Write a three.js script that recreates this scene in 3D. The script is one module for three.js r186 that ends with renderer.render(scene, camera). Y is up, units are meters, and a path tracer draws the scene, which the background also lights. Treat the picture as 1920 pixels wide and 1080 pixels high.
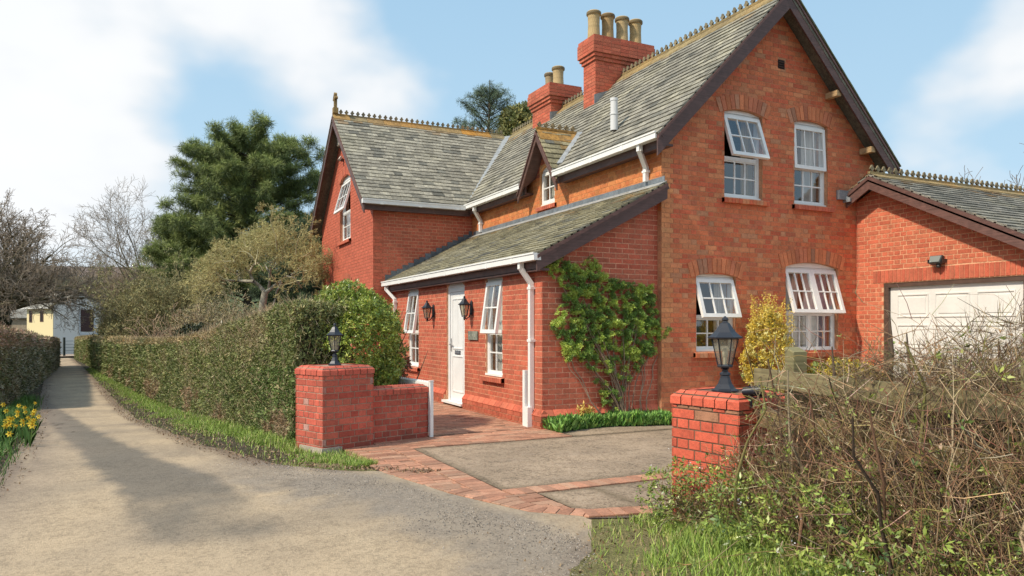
import * as THREE from 'three';
import { ImprovedNoise } from 'three/addons/math/ImprovedNoise.js';

// ------------------------------------------------------------------ camera, sky, sun, exposure
const W = 1920, H = 1080, FOC = 1382, HOR = 612, CAMY = 1.45;
const scene = new THREE.Scene();
const camera = new THREE.PerspectiveCamera(2 * Math.atan(540 / FOC) * 180 / Math.PI, W / H, 0.1, 3000);
camera.position.set(0, CAMY, 0);
const YAW = Math.atan(673 / FOC);
const FX = Math.sin(YAW), FZ = -Math.cos(YAW), RX = Math.cos(YAW), RZ = Math.sin(YAW);
camera.lookAt(FX * 10, CAMY, FZ * 10);
camera.setViewOffset(W, H, 0, -(HOR - 540), W, H);
camera.updateProjectionMatrix();

const renderer = new THREE.WebGLRenderer({ antialias: true });
renderer.setSize(1024, 576);
renderer.toneMapping = THREE.LinearToneMapping;
renderer.toneMappingExposure = 1.52;
renderer.shadowMap.enabled = true;

const SUN = new THREE.Vector3(-0.68, 0.72, 0.075).normalize();
const sun = new THREE.DirectionalLight(new THREE.Color(1.0, 0.89, 0.72), 2.95);
sun.position.set(SUN.x * 80 + 4, SUN.y * 80, SUN.z * 80 - 14);
sun.target.position.set(4, 0, -14);
sun.castShadow = true;
sun.shadow.radius = 5;
sun.shadow.mapSize.set(4096, 4096);
Object.assign(sun.shadow.camera, { left: -45, right: 45, top: 45, bottom: -45, near: 1, far: 220 });
scene.add(sun, sun.target);

const noise = new ImprovedNoise();
function fbm3(x, y, z, o = 5) { let a = 0.5, s = 0; for (let i = 0; i < o; i++) { s += a * noise.noise(x, y, z); x *= 2.03; y *= 2.03; z *= 2.03; a *= 0.52; } return s; }
const sstep = (a, b, x) => { const t = Math.min(1, Math.max(0, (x - a) / (b - a))); return t * t * (3 - 2 * t); };
const mix = (a, b, t) => a + (b - a) * t;
const mix3 = (a, b, t) => [mix(a[0], b[0], t), mix(a[1], b[1], t), mix(a[2], b[2], t)];
function rayDir(px, py) { const a = (px - 960) / FOC, b = (HOR - py) / FOC; return new THREE.Vector3(FX + a * RX, b, FZ + a * RZ).normalize(); }

{ // the sky: air and clouds only
  const w = 2048, h = 1024, d = new Float32Array(w * h * 4);
  const blobs = [[40, 270, 14, 0.44], [150, 60, 3.5, -0.25], [60, 120, 3, -0.18], [330, 110, 8, 0.26], [120, 20, 15, 0.35], [520, 70, 6, 0.34], [640, 130, 6, 0.36], [770, 190, 5, 0.26], [1770, 270, 5.5, 0.36], [1720, 200, 3, 0.22], [1880, 50, 4, 0.42], [1900, 130, 3.5, 0.3], [1800, 60, 3.5, -0.35], [1870, 220, 3, -0.25], [430, 230, 4.5, -0.5], [370, 180, 3, -0.3], [520, 270, 5, -0.35], [245, 15, 5, -0.35], [480, 90, 3.5, -0.25],
    [900, 120, 7, -0.26], [1020, 60, 11, -0.30], [1300, 0, 11, -0.35], [1640, 90, 7, -0.34], [700, 40, 6, -0.12], [1600, 0, 9, -0.3]]
    .map(([x, y, s, a]) => [rayDir(x, y), s * Math.PI / 180, a]);
  const v = new THREE.Vector3();
  for (let j = 0; j < h; j++) {
    const th = ((j + 0.5) / h - 0.5) * Math.PI, y = Math.sin(th), c = Math.cos(th);
    for (let i = 0; i < w; i++) {
      const ph = ((i + 0.5) / w - 0.5) * 2 * Math.PI;
      v.set(Math.cos(ph) * c, y, Math.sin(ph) * c);
      const k = (j * w + i) * 4;
      const e = Math.max(0, y);
      let col = mix3([0.50, 0.66, 0.76], [0.19, 0.36, 0.545], Math.pow(Math.min(1, e * 1.25), 0.6));
      const yy = Math.max(0.02, e) + 0.25;
      let cov = 0.54 + 0.9 * fbm3(v.x / yy * 1.4 + 3.1, v.z / yy * 1.4 + 7.7, 1.3, 5) + 0.25 * fbm3(v.x * 7, v.y * 11, v.z * 7, 4);
      for (const [b, s, a] of blobs) { const an = Math.acos(Math.min(1, b.dot(v))); cov += a * Math.exp(-an * an / (s * s)); }
      cov += 0.34 * fbm3(v.x * 4.3 + 5, v.y * 7, v.z * 4.3, 5) + 0.30 * fbm3(v.x * 11 + 2, v.y * 17, v.z * 11 + 6, 5);
      const al = sstep(0.34, 1.08, cov);
      const sh = 0.5 + 0.5 * fbm3(v.x * 5 + 9, v.y * 8, v.z * 5, 4);
      const bright = 0.715 + 0.06 * sstep(0.7, 1.3, cov) + 0.22 * Math.max(0, v.dot(SUN)) ** 3;
      const cl = [bright * (0.90 + 0.1 * sh), bright * (0.925 + 0.075 * sh), bright * (0.955 + 0.045 * sh)];
      col = mix3(col, cl, al * 0.95);
      col = mix3(col, [0.75, 0.765, 0.775], (1 - sstep(0, 0.18, e)) * 0.6);
      if (y < 0) col = mix3(col, [0.22, 0.22, 0.17], sstep(0, 0.05, -y));
      d[k] = col[0] * 0.9; d[k + 1] = col[1] * 0.9; d[k + 2] = col[2] * 0.9; d[k + 3] = 1;
    }
  }
  const t = new THREE.DataTexture(d, w, h, THREE.RGBAFormat, THREE.FloatType);
  t.mapping = THREE.EquirectangularReflectionMapping; t.magFilter = THREE.LinearFilter; t.needsUpdate = true;
  scene.background = t; scene.environment = t;
}

// ------------------------------------------------------------------ helpers
function rng(seed) { let a = seed >>> 0; return () => { a = (a + 0x6D2B79F5) >>> 0; let t = a; t = Math.imul(t ^ (t >>> 15), t | 1); t ^= t + Math.imul(t ^ (t >>> 7), t | 61); return ((t ^ (t >>> 14)) >>> 0) / 4294967296; }; }
const V = (x, y, z) => new THREE.Vector3(x, y, z);
const add3 = (a, b, k = 1) => [a[0] + b[0] * k, a[1] + b[1] * k, a[2] + b[2] * k];
const cross = (a, b) => [a[1] * b[2] - a[2] * b[1], a[2] * b[0] - a[0] * b[2], a[0] * b[1] - a[1] * b[0]];
const norm3 = (a) => { const l = Math.hypot(...a) || 1; return [a[0] / l, a[1] / l, a[2] / l]; };
function proj(p) { const d = FX * p[0] + FZ * p[2], X = RX * p[0] + RZ * p[2]; return d < 0.05 ? null : [960 + FOC * X / d, HOR - FOC * (p[1] - CAMY) / d, d]; }
function camPt(X, D, y) { return [FX * D + RX * X, y, FZ * D + RZ * X]; }              // metres to the right and ahead of the lens
function pix(px, d, y = 0) { return camPt((px - 960) / FOC * d, d, y); }
const names = {};
function numbered(n) { const k = names[n] = (names[n] ?? -1) + 1; return k ? n + '_' + String(k).padStart(3, '0') : n; }
const origins = new Map();
function tag(o, label, category, group, kind) { o.userData.label = label; if (category) o.userData.category = category; if (group) o.userData.group = group; if (kind) o.userData.kind = kind; return o; }
function thing(name, p, label, category, group) { const g = new THREE.Group(); g.name = numbered(name); g.position.set(...p); origins.set(g, p); scene.add(g); return tag(g, label, category, group); }
function originOf(o) { while (o) { if (origins.has(o)) return origins.get(o); o = o.parent; } return [0, 0, 0]; }

class B { // collects faces, boxes, prisms and tubes into one geometry
  constructor() { this.p = []; this.n = []; this.u = []; this.c = []; this.i = []; this.ou = 0; this.ov = 0; }
  vert(p, n, u, v, c) { this.p.push(p[0], p[1], p[2]); this.n.push(n[0], n[1], n[2]); this.u.push(u, v); this.c.push(c[0], c[1], c[2]); return this.p.length / 3 - 1; }
  uvOf(p, n) { const x = Math.abs(n[0]), y = Math.abs(n[1]), z = Math.abs(n[2]); return y > x && y > z ? [p[0] + this.ou, p[2] + this.ov] : x > z ? [p[2] + this.ou, p[1] + this.ov] : [p[0] + this.ou, p[1] + this.ov]; }
  poly(pts, c, n) {
    if (!n) n = norm3(cross(add3(pts[1], pts[0], -1), add3(pts[2], pts[0], -1)));
    const k = pts.map((p) => { const [u, v] = this.uvOf(p, n); return this.vert(p, n, u, v, c); });
    for (let j = 1; j < k.length - 1; j++) this.i.push(k[0], k[j], k[j + 1]);
    return this;
  }
  box(cx, cy, cz, sx, sy, sz, c = [1, 1, 1], f = null) { // f: frame to map local box axes
    const X = sx / 2, Y = sy / 2, Z = sz / 2;
    const q = f ? (x, y, z) => f.P(cx + x, cy + y, cz + z) : (x, y, z) => [cx + x, cy + y, cz + z];
    this.poly([q(-X, -Y, Z), q(X, -Y, Z), q(X, Y, Z), q(-X, Y, Z)], c); this.poly([q(X, -Y, -Z), q(-X, -Y, -Z), q(-X, Y, -Z), q(X, Y, -Z)], c);
    this.poly([q(X, -Y, Z), q(X, -Y, -Z), q(X, Y, -Z), q(X, Y, Z)], c); this.poly([q(-X, -Y, -Z), q(-X, -Y, Z), q(-X, Y, Z), q(-X, Y, -Z)], c);
    this.poly([q(-X, Y, Z), q(X, Y, Z), q(X, Y, -Z), q(-X, Y, -Z)], c); this.poly([q(-X, -Y, -Z), q(X, -Y, -Z), q(X, -Y, Z), q(-X, -Y, Z)], c);
    return this;
  }
  bar(s0, s1, t0, t1, h0, h1, c, f) { return this.box((s0 + s1) / 2, (t0 + t1) / 2, (h0 + h1) / 2, s1 - s0, t1 - t0, h1 - h0, c, f); }
  prism(pts, f, h0, h1, c, back = true, bevel = 0) { // 2-D outline (counter-clockwise) pushed out of a frame from h0 to h1; h1 may depend on (s, t)
    const hh = typeof h1 === 'function' ? h1 : () => h1, m = pts.length;
    let cs = 0, ct = 0; for (const [s, t] of pts) { cs += s / m; ct += t / m; }
    const top = pts.map(([s, t]) => { if (!bevel) return f.P(s, t, hh(s, t)); const l = Math.hypot(s - cs, t - ct) || 1, k = Math.max(0.5, 1 - bevel * 1.4 / l); return f.P(cs + (s - cs) * k, ct + (t - ct) * k, hh(s, t)); });
    const mid = bevel ? pts.map(([s, t]) => f.P(s, t, hh(s, t) - bevel)) : top;
    const bot = pts.map(([s, t]) => f.P(s, t, h0));
    this.poly(top, c);
    for (let k = 0; k < m; k++) { const l = (k + 1) % m; if (bevel) this.poly([mid[k], mid[l], top[l], top[k]], c); this.poly([bot[k], bot[l], mid[l], mid[k]], c); }
    if (back) this.poly(bot.slice().reverse(), c);
    return this;
  }
  tube(pts, rad, sides, c, c2) {
    let ref = null, prev = null;
    for (let k = 0; k < pts.length; k++) {
      const t = norm3(add3(pts[Math.min(k + 1, pts.length - 1)], pts[Math.max(k - 1, 0)], -1));
      if (!ref) ref = Math.abs(t[1]) < 0.9 ? [0, 1, 0] : [1, 0, 0];
      const a = norm3(cross(t, ref)), b = cross(a, t); ref = b;
      const r = Array.isArray(rad) ? rad[k] : rad, ring = [], cc = c2 ? mix3(c, c2, k / (pts.length - 1)) : c;
      for (let s = 0; s < sides; s++) { const an = s / sides * 6.28318, n = [a[0] * Math.cos(an) + b[0] * Math.sin(an), a[1] * Math.cos(an) + b[1] * Math.sin(an), a[2] * Math.cos(an) + b[2] * Math.sin(an)]; ring.push(this.vert(add3(pts[k], n, r), n, s / sides * 0.4, k * 0.3, cc)); }
      if (prev) for (let s = 0; s < sides; s++) { const e = (s + 1) % sides; this.i.push(prev[s], ring[s], ring[e], prev[s], ring[e], prev[e]); }
      prev = ring;
    }
    return this;
  }
  lathe(prof, sides, o, c, flat = true, turn = 0) { // [radius, height] pairs
    for (let k = 0; k < prof.length - 1; k++) for (let s = 0; s < sides; s++) {
      const P = (q, e) => { const an = (e / sides) * 6.28318 + turn; return [o[0] + Math.cos(an) * q[0], o[1] + q[1], o[2] - Math.sin(an) * q[0]]; };
      const a = P(prof[k], s), b = P(prof[k], s + 1), d = P(prof[k + 1], s + 1), e = P(prof[k + 1], s);
      if (flat) this.poly(prof[k][0] < 1e-5 ? [a, d, e] : prof[k + 1][0] < 1e-5 ? [a, b, d] : [a, b, d, e], c);
      else {
        const dy = prof[k + 1][1] - prof[k][1], dr = prof[k + 1][0] - prof[k][0], l = Math.hypot(dy, dr) || 1;
        const N = (f) => { const an = (f / sides) * 6.28318 + turn; return [Math.cos(an) * dy / l, -dr / l, -Math.sin(an) * dy / l]; };
        const q = [this.vert(a, N(s), 0, 0, c), this.vert(b, N(s + 1), 0.1, 0, c), this.vert(d, N(s + 1), 0.1, 0.1, c), this.vert(e, N(s), 0, 0.1, c)];
        this.i.push(q[0], q[1], q[2], q[0], q[2], q[3]);
      }
    }
    return this;
  }
  geo(o = [0, 0, 0]) {
    const g = new THREE.BufferGeometry(), p = new Float32Array(this.p);
    for (let k = 0; k < p.length; k += 3) { p[k] -= o[0]; p[k + 1] -= o[1]; p[k + 2] -= o[2]; }
    g.setAttribute('position', new THREE.BufferAttribute(p, 3)); g.setAttribute('normal', new THREE.BufferAttribute(new Float32Array(this.n), 3));
    g.setAttribute('uv', new THREE.BufferAttribute(new Float32Array(this.u), 2)); g.setAttribute('color', new THREE.BufferAttribute(new Float32Array(this.c), 3));
    g.setIndex(this.i); return g;
  }
  build(name, mat, parent, kind) { // one named mesh under parent (or in the scene)
    const m = new THREE.Mesh(this.geo(parent ? originOf(parent) : [0, 0, 0]), mat);
    m.name = parent ? name : numbered(name); m.castShadow = m.receiveShadow = true;
    if (kind) m.userData.kind = kind;
    (parent || scene).add(m); return m;
  }
}
function frame(o, d, u) { d = norm3(d); u = norm3(u); const n = cross(d, u); return { o, d, u, n, P: (s, t, h = 0) => [o[0] + d[0] * s + u[0] * t + n[0] * h, o[1] + d[1] * s + u[1] * t + n[1] * h, o[2] + d[2] * s + u[2] * t + n[2] * h] }; }

// tileable grain textures
function lattice(n, seed) { const r = rng(seed), a = new Float32Array(n * n); for (let i = 0; i < a.length; i++) a[i] = r(); return (x, y) => { const xi = Math.floor(x), yi = Math.floor(y), fx = x - xi, fy = y - yi, sx = fx * fx * (3 - 2 * fx), sy = fy * fy * (3 - 2 * fy), g = (i, j) => a[((j % n + n) % n) * n + ((i % n + n) % n)]; return mix(mix(g(xi, yi), g(xi + 1, yi), sx), mix(g(xi, yi + 1), g(xi + 1, yi + 1), sx), sy); }; }
function grain(size, layers, fn, srgb, rep = 1) { // layers: [cells, weight]
  const L = layers.map(([n, w], i) => [lattice(n, 91 + i * 17 + n), n, w]), d = new Uint8Array(size * size * 4), tot = layers.reduce((a, l) => a + l[1], 0);
  for (let j = 0; j < size; j++) for (let i = 0; i < size; i++) {
    let s = 0; for (const [f, n, w] of L) s += w * f(i / size * n, j / size * n);
    const c = fn(s / tot, i, j), k = (j * size + i) * 4;
    for (let q = 0; q < 3; q++) { const x = Math.min(1, Math.max(0, c[q])); d[k + q] = 255 * (srgb ? (x <= 0.0031308 ? 12.92 * x : 1.055 * Math.pow(x, 1 / 2.4) - 0.055) : x); }
    d[k + 3] = 255;
  }
  const t = new THREE.DataTexture(d, size, size); t.wrapS = t.wrapT = THREE.RepeatWrapping; t.magFilter = THREE.LinearFilter; t.minFilter = THREE.LinearMipmapLinearFilter; t.generateMipmaps = true;
  if (srgb) t.colorSpace = THREE.SRGBColorSpace; t.repeat.set(rep, rep); t.needsUpdate = true; return t;
}
const g1 = (v) => [v, v, v];
const gr = rng(5);
const T = {
  brick: grain(512, [[8, 1], [32, 1], [128, 1.2], [256, 1]], (s) => { return g1(0.88 + (s - 0.5) * 1.0); }, true, 1.6),
  brickB: grain(512, [[32, 1], [128, 1], [256, 1]], (s) => g1(s), false, 1.6),
  slate: grain(512, [[6, 0.8], [24, 1], [96, 1.2], [256, 1]], (s) => { const k = sstep(0.43, 0.60, s); return mix3([0.58, 0.58, 0.57], [1.0, 1.0, 0.94], k); }, true, 0.9),
  stone: grain(512, [[16, 1], [64, 1], [256, 1.5]], (s) => g1(0.78 + (s - 0.5) * 0.9), true, 0.7),
  road: grain(1024, [[6, 0.5], [24, 0.6], [90, 1.0], [220, 1.1], [512, 0.8]], (s) => { const r = gr(); const v = 0.88 + (s - 0.5) * 1.1 + (r > 0.985 ? 0.18 : r < 0.02 ? -0.22 : 0); return [v, v * 0.995, v * 0.985]; }, true, 0.5),
  roadB: grain(1024, [[24, 0.5], [128, 1], [512, 1.5]], (s) => g1(s), false, 0.5),
  agg: grain(1024, [[12, 0.6], [64, 1.1], [160, 1.2], [400, 0.8]], (s) => { const r = gr(); const v = 0.86 + (s - 0.5) * 1.7 + (r > 0.95 ? 0.25 : r < 0.06 ? -0.25 : 0); return [v * 1.02, v, v * 0.95]; }, true, 0.6),
  soil: grain(512, [[8, 1], [32, 1], [128, 1.4], [256, 1]], (s) => g1(0.78 + (s - 0.5) * 1.3), true, 0.8),
  bark: grain(256, [[8, 1], [64, 1]], (s) => g1(0.8 + (s - 0.5) * 0.9), true, 2),
  wood: (() => { const f = lattice(64, 7), q = lattice(16, 8); return grain(256, [[4, 1]], (s, i, j) => g1(0.75 + 0.4 * (f(i / 256 * 2, j / 256 * 64) - 0.5) + 0.25 * (q(i / 16, j / 16) - 0.5)), true, 1.2); })(),
  paint: grain(256, [[8, 1], [64, 0.5]], (s) => g1(0.96 + (s - 0.5) * 0.16), true, 0.6),
};
const std = (o) => new THREE.MeshStandardMaterial({ vertexColors: true, side: THREE.DoubleSide, ...o });
const M = {
  brick: std({ map: T.brick, bumpMap: T.brickB, bumpScale: 0.003, roughness: 0.85 }),
  mortar: std({ map: T.stone, bumpMap: T.brickB, bumpScale: 0.003, roughness: 0.95 }),
  slate: std({ map: T.slate, bumpMap: T.slate, bumpScale: 0.003, roughness: 0.92 }),
  tile: std({ map: T.slate, bumpMap: T.slate, bumpScale: 0.006, roughness: 0.9 }),
  white: std({ map: T.paint, roughness: 0.38 }),
  brown: std({ map: T.wood, roughness: 0.55 }),
  wood: std({ map: T.wood, bumpMap: T.wood, bumpScale: 0.004, roughness: 0.9 }),
  lead: std({ map: T.stone, roughness: 0.55, metalness: 0.2 }),
  black: std({ roughness: 0.42, metalness: 0.3 }),
  clay: std({ map: T.stone, roughness: 0.8 }),
  stone: std({ map: T.stone, bumpMap: T.brickB, bumpScale: 0.004, roughness: 0.95 }),
  road: std({ map: T.road, bumpMap: T.roadB, bumpScale: 0.006, roughness: 0.93 }),
  agg: std({ map: T.agg, bumpMap: T.roadB, bumpScale: 0.006, roughness: 0.95 }),
  soil: std({ map: T.soil, bumpMap: T.soil, bumpScale: 0.02, roughness: 1 }),
  bark: std({ map: T.bark, bumpMap: T.bark, bumpScale: 0.006, roughness: 0.95 }),
  twig: std({ roughness: 0.9 }),
  cloth: std({ roughness: 0.95 }),
  room: std({ roughness: 1 }),
  metal: std({ roughness: 0.35, metalness: 0.7 }),
  glass: new THREE.MeshPhysicalMaterial({ color: 0xffffff, transmission: 1, thickness: 0, roughness: 0.015, ior: 2.2, side: THREE.DoubleSide }),
  lampGlass: new THREE.MeshPhysicalMaterial({ color: new THREE.Color().setRGB(0.74, 0.71, 0.60), transmission: 0.85, thickness: 0, roughness: 0.25, ior: 1.5, side: THREE.DoubleSide }),
  leaf: new THREE.MeshPhysicalMaterial({ color: 0xffffff, roughness: 0.55, transmission: 0.0, side: THREE.DoubleSide }),
  petal: std({ roughness: 0.7 }),
};
const leafMat = (rough) => new THREE.MeshPhysicalMaterial({ color: 0xffffff, roughness: rough, transmission: 0.12, thickness: 0, side: THREE.DoubleSide });
M.gloss = leafMat(0.4); M.matte = leafMat(0.75); M.blade = leafMat(0.6);

function clip(poly, outline) { // Sutherland-Hodgman against a convex counter-clockwise outline
  let p = poly;
  for (let k = 0; k < outline.length && p.length; k++) {
    const a = outline[k], b = outline[(k + 1) % outline.length], out = [], side = (q) => (b[0] - a[0]) * (q[1] - a[1]) - (b[1] - a[1]) * (q[0] - a[0]);
    for (let i = 0; i < p.length; i++) { const c = p[i], d = p[(i + 1) % p.length], sc = side(c), sd = side(d); if (sc >= 0) out.push(c); if ((sc > 0 && sd < 0) || (sc < 0 && sd > 0)) { const t = sc / (sc - sd); out.push([c[0] + (d[0] - c[0]) * t, c[1] + (d[1] - c[1]) * t]); } }
    p = out;
  }
  return p;
}
const area = (p) => { let a = 0; for (let i = 0; i < p.length; i++) { const c = p[i], d = p[(i + 1) % p.length]; a += c[0] * d[1] - c[1] * d[0]; } return a / 2; };
function seen(p, f) { // projected size in the picture, 0 when outside it or turned away
  let s = 0, t = 0; for (const q of p) { s += q[0] / p.length; t += q[1] / p.length; }
  const c = f.P(s, t, 0), k = proj(c); if (!k || k[0] < -10 || k[0] > 1930 || k[1] < -10 || k[1] > 1090) return 0;
  const l = [-c[0], CAMY - c[1], -c[2]], d = Math.hypot(...l), cs = (l[0] * f.n[0] + l[1] * f.n[1] + l[2] * f.n[2]) / d;
  return cs <= 0 ? 0 : area(p) * cs / (d * d);
}
// lays courses of bricks over a convex outline, leaving out rectangular holes; returns pieces
function courses(f, outline, o) {
  const { holes = [], L = 0.215, h = 0.064, J = 0.0115, bond = 'english', r = rng(1), tint, t0 = null, sOff = 0, depth = 0.0045 } = o;
  const S = outline.map((q) => q[0]), Tt = outline.map((q) => q[1]), smin = Math.min(...S), smax = Math.max(...S), tmin = t0 ?? Math.min(...Tt), tmax = Math.max(...Tt), out = [];
  let row = 0;
  for (let t = tmin; t < tmax; t += h + J, row++) {
    let s = smin + sOff, k = 0;
    const header = bond === 'english' ? row % 2 === 1 : bond === 'header' ? true : false;
    if (bond === 'stretcher') s -= row % 2 ? (L + J) / 2 : 0;
    if (bond === 'flemish') s -= row % 2 ? (L + J) * 0.75 : 0;
    if (header) s -= (L + J) / 4;
    while (s < smax) {
      let len = header ? (L - J) / 2 : L;
      if (bond === 'flemish' && k % 2) len = (L - J) / 2;
      k++;
      let parts = [[Math.max(s, smin), Math.min(s + len, smax)]];
      const tt = t + h / 2;
      for (const q of holes) if (tt > q[2] && tt < q[3]) { const nx = []; for (const [a, b] of parts) { if (b <= q[0] || a >= q[1]) nx.push([a, b]); else { if (a < q[0] - 0.03) nx.push([a, q[0]]); if (b > q[1] + 0.03) nx.push([q[1], b]); } } parts = nx; }
      for (const [a, b] of parts) {
        if (b - a < 0.02) continue;
        const p = clip([[a, t], [b, t], [b, t + h], [a, t + h]], outline);
        if (p.length < 3 || area(p) < 0.0006) continue;
        out.push({ p, f, depth: depth + (r() - 0.5) * 0.002, c: tint(r, (a + b) / 2, tt), size: seen(p, f), kind: 'brick' });
      }
      s += len + J;
    }
  }
  return out;
}
// the 300 that show largest become pieces of their own, the rest one stuff part
function emitPieces(list, owner, single, rest, mat, restParent, most = 300, bevel = 0.0025) {
  list.sort((a, b) => b.size - a.size);
  const all = new B(); const r = rng(44);
  list.forEach((q, k) => {
    const one = k < most && q.size > 0, g = one ? new B() : all;
    g.ou = r() * 7; g.ov = r() * 7;
    g.prism(q.p, q.f, q.h0 ?? -0.002, q.h1 ?? q.depth, q.c, false, one ? bevel : 0);
    if (one) g.build(single, mat, q.owner || owner);
  });
  if (all.p.length) all.build(rest, mat, restParent, 'stuff');
}
// a wall of real thickness with its openings cut through
function wallMesh(name, parent, f, outline, holes, mat, thick, col) {
  const sh = new THREE.Shape(outline.map(([s, t]) => new THREE.Vector2(s, t)));
  for (const q of holes) { const h = new THREE.Path(), [a, b, c, d, rise = 0] = q; h.moveTo(a, c); h.lineTo(b, c); h.lineTo(b, d - rise); if (rise) for (let k = 1; k < 10; k++) { const x = b + (a - b) * k / 10, u = (x - (a + b) / 2) / ((b - a) / 2); h.lineTo(x, d - rise * u * u); } h.lineTo(a, d - rise); h.closePath(); sh.holes.push(h); }
  const g = new THREE.ExtrudeGeometry(sh, { depth: thick, bevelEnabled: false }); g.translate(0, 0, -thick);
  const o = originOf(parent);
  g.applyMatrix4(new THREE.Matrix4().makeBasis(V(...f.d), V(...f.u), V(...f.n)).setPosition(f.o[0] - o[0], f.o[1] - o[1], f.o[2] - o[2]));
  const n = g.attributes.position.count, c = new Float32Array(n * 3); for (let i = 0; i < n; i++) c.set(col, i * 3); g.setAttribute('color', new THREE.BufferAttribute(c, 3));
  const m = new THREE.Mesh(g, mat); m.name = name; m.castShadow = m.receiveShadow = true; parent.add(m); return m;
}
function scatter(name, geo, mat, list, parent, kind = 'stuff') { // list of {p, q | e, s, c}
  const m = new THREE.InstancedMesh(geo, mat, list.length), mm = new THREE.Matrix4(), q = new THREE.Quaternion(), e = new THREE.Euler(), c = new THREE.Color(), o = parent ? originOf(parent) : [0, 0, 0];
  list.forEach((k, i) => { e.set(...k.e, 'YXZ'); q.setFromEuler(e); const s = k.s; mm.compose(V(k.p[0] - o[0], k.p[1] - o[1], k.p[2] - o[2]), q, Array.isArray(s) ? V(...s) : V(s, s, s)); m.setMatrixAt(i, mm); c.setRGB(...k.c); m.setColorAt(i, c); });
  m.name = parent ? name : numbered(name); m.castShadow = m.receiveShadow = true; m.userData.kind = kind; (parent || scene).add(m); return m;
}
function leafGeo(w = 0.5, fold = 0.12) { // unit leaf along +y, folded on its midrib
  const g = new THREE.BufferGeometry();
  g.setAttribute('position', new THREE.BufferAttribute(new Float32Array([0, 0, 0, w * 0.5, 0.4, fold, 0, 1, -0.1, 0, 0.45, -0.02, -w * 0.5, 0.4, fold]), 3));
  g.setIndex([0, 1, 3, 1, 2, 3, 0, 3, 4, 3, 2, 4]); g.computeVertexNormals(); return g;
}
function clumpGeo(seed, n, len, w) { // a small sprig of n leaves about the origin
  const r = rng(seed), p = [], id = [];
  for (let k = 0; k < n; k++) {
    const a = r() * 6.283, y = r() * 2 - 1, d = norm3([Math.cos(a), y * 0.8 + 0.25, Math.sin(a)]), o = [d[0] * r() * 0.5, d[1] * r() * 0.5, d[2] * r() * 0.5], s = norm3(cross(d, [r() - 0.5, r() - 0.5, r() - 0.5])), l = len * (0.6 + 0.8 * r()), b = p.length / 3;
    p.push(...o, ...add3(add3(o, d, l * 0.5), s, w), ...add3(o, d, l), ...add3(add3(o, d, l * 0.5), s, -w)); id.push(b, b + 1, b + 2, b, b + 2, b + 3);
  }
  const g = new THREE.BufferGeometry(); g.setAttribute('position', new THREE.BufferAttribute(new Float32Array(p), 3)); g.setIndex(id); g.computeVertexNormals(); return g;
}

// ------------------------------------------------------------------ the ground
const LDX = -0.1236, LDZ = -0.9923;                                   // direction of the lane, away from the camera
const laneS = (x, z) => x * LDX + z * LDZ, laneL = (x, z) => -x * LDZ + z * LDX;   // metres along it and to its right
const lanePt = (s, l, y = 0) => [s * LDX - l * LDZ, y, s * LDZ + l * LDX];
const pw = (tab, x) => { if (x <= tab[0][0]) return tab[0][1]; for (let k = 1; k < tab.length; k++) if (x < tab[k][0]) { const t = (x - tab[k - 1][0]) / (tab[k][0] - tab[k - 1][0]); return mix(tab[k - 1][1], tab[k][1], t); } return tab[tab.length - 1][1]; };
const DIP = [[0, 0], [8, 0], [10, -0.04], [12, -0.14], [15, -0.32], [18, -0.47], [22, -0.60], [28, -0.70], [35, -0.78], [53, -0.92], [66, -1.12], [85, -1.5], [130, -1.9], [260, -2.2]];
function hT(x, z) {
  const s = laneS(x, z), hedge = x - (1.63 + 0.1246 * (z + 9.43));
  const flat = sstep(0.9, 2.9, hedge) * sstep(-30, -20, z);
  return (pw(DIP, s - 0.6) + pw(DIP, s) + pw(DIP, s + 0.6)) / 3 * (1 - flat);
}
function ground(px, py, lift = 0) { // where the line of sight through a picture point meets the ground
  const d = rayDir(px, py); let t = 0.5, y = 0;
  for (let k = 0; k < 4000; k++) { const x = d.x * t, z = d.z * t; y = CAMY + d.y * t; const e = y - hT(x, z) - lift; if (e < 0.002) return [x, hT(x, z), z]; t += Math.max(0.004, e * 0.6); if (t > 300) break; }
  return [d.x * t, y, d.z * t];
}
const mound = (x, z) => 0.10 * Math.exp(-((x - 3.3) ** 2 + (z + 2.6) ** 2) / 1.6);
{
  const xs = [], zs = [];
  for (let x = -12; x <= 16; x += 0.5) xs.push(x); for (let k = 1; k < 34; k++) { xs.push(16 + k * 0.5 * Math.pow(1.19, k)); xs.unshift(-12 - k * 0.5 * Math.pow(1.19, k)); }
  for (let z = -40; z <= 4; z += 0.5) zs.push(z); for (let k = 1; k < 34; k++) { zs.push(4 + k * 0.5 * Math.pow(1.19, k)); zs.unshift(-40 - k * 0.5 * Math.pow(1.19, k)); }
  const b = new B();
  const id = zs.map((z) => xs.map((x) => {
    const s = laneS(x, z), l = laneL(x, z), n = fbm3(x * 0.35, z * 0.35, 2, 4), far = sstep(60, 160, Math.hypot(x, z));
    let c = mix3([0.075, 0.058, 0.032], [0.065, 0.085, 0.025], sstep(-0.25, 0.3, n + (far - 0.2)));
    if (l > 1.2 && l < 4.3 && s < 8) c = mix3([0.24, 0.17, 0.095], [0.20, 0.19, 0.065], sstep(-0.2, 0.2, n));
    return b.vert([x, hT(x, z) - (l > 2.3 && s < 8 ? 0.012 : 0.035) + mound(x, z), z], [0, 1, 0], x, z, c);
  }));
  for (let j = 0; j < zs.length - 1; j++) for (let i = 0; i < xs.length - 1; i++) b.i.push(id[j][i], id[j + 1][i], id[j + 1][i + 1], id[j][i], id[j + 1][i + 1], id[j][i + 1]);
  tag(b.build('ground', M.soil), 'brown earth and short turf under hedges and verges', null, null, 'structure');
}
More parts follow.
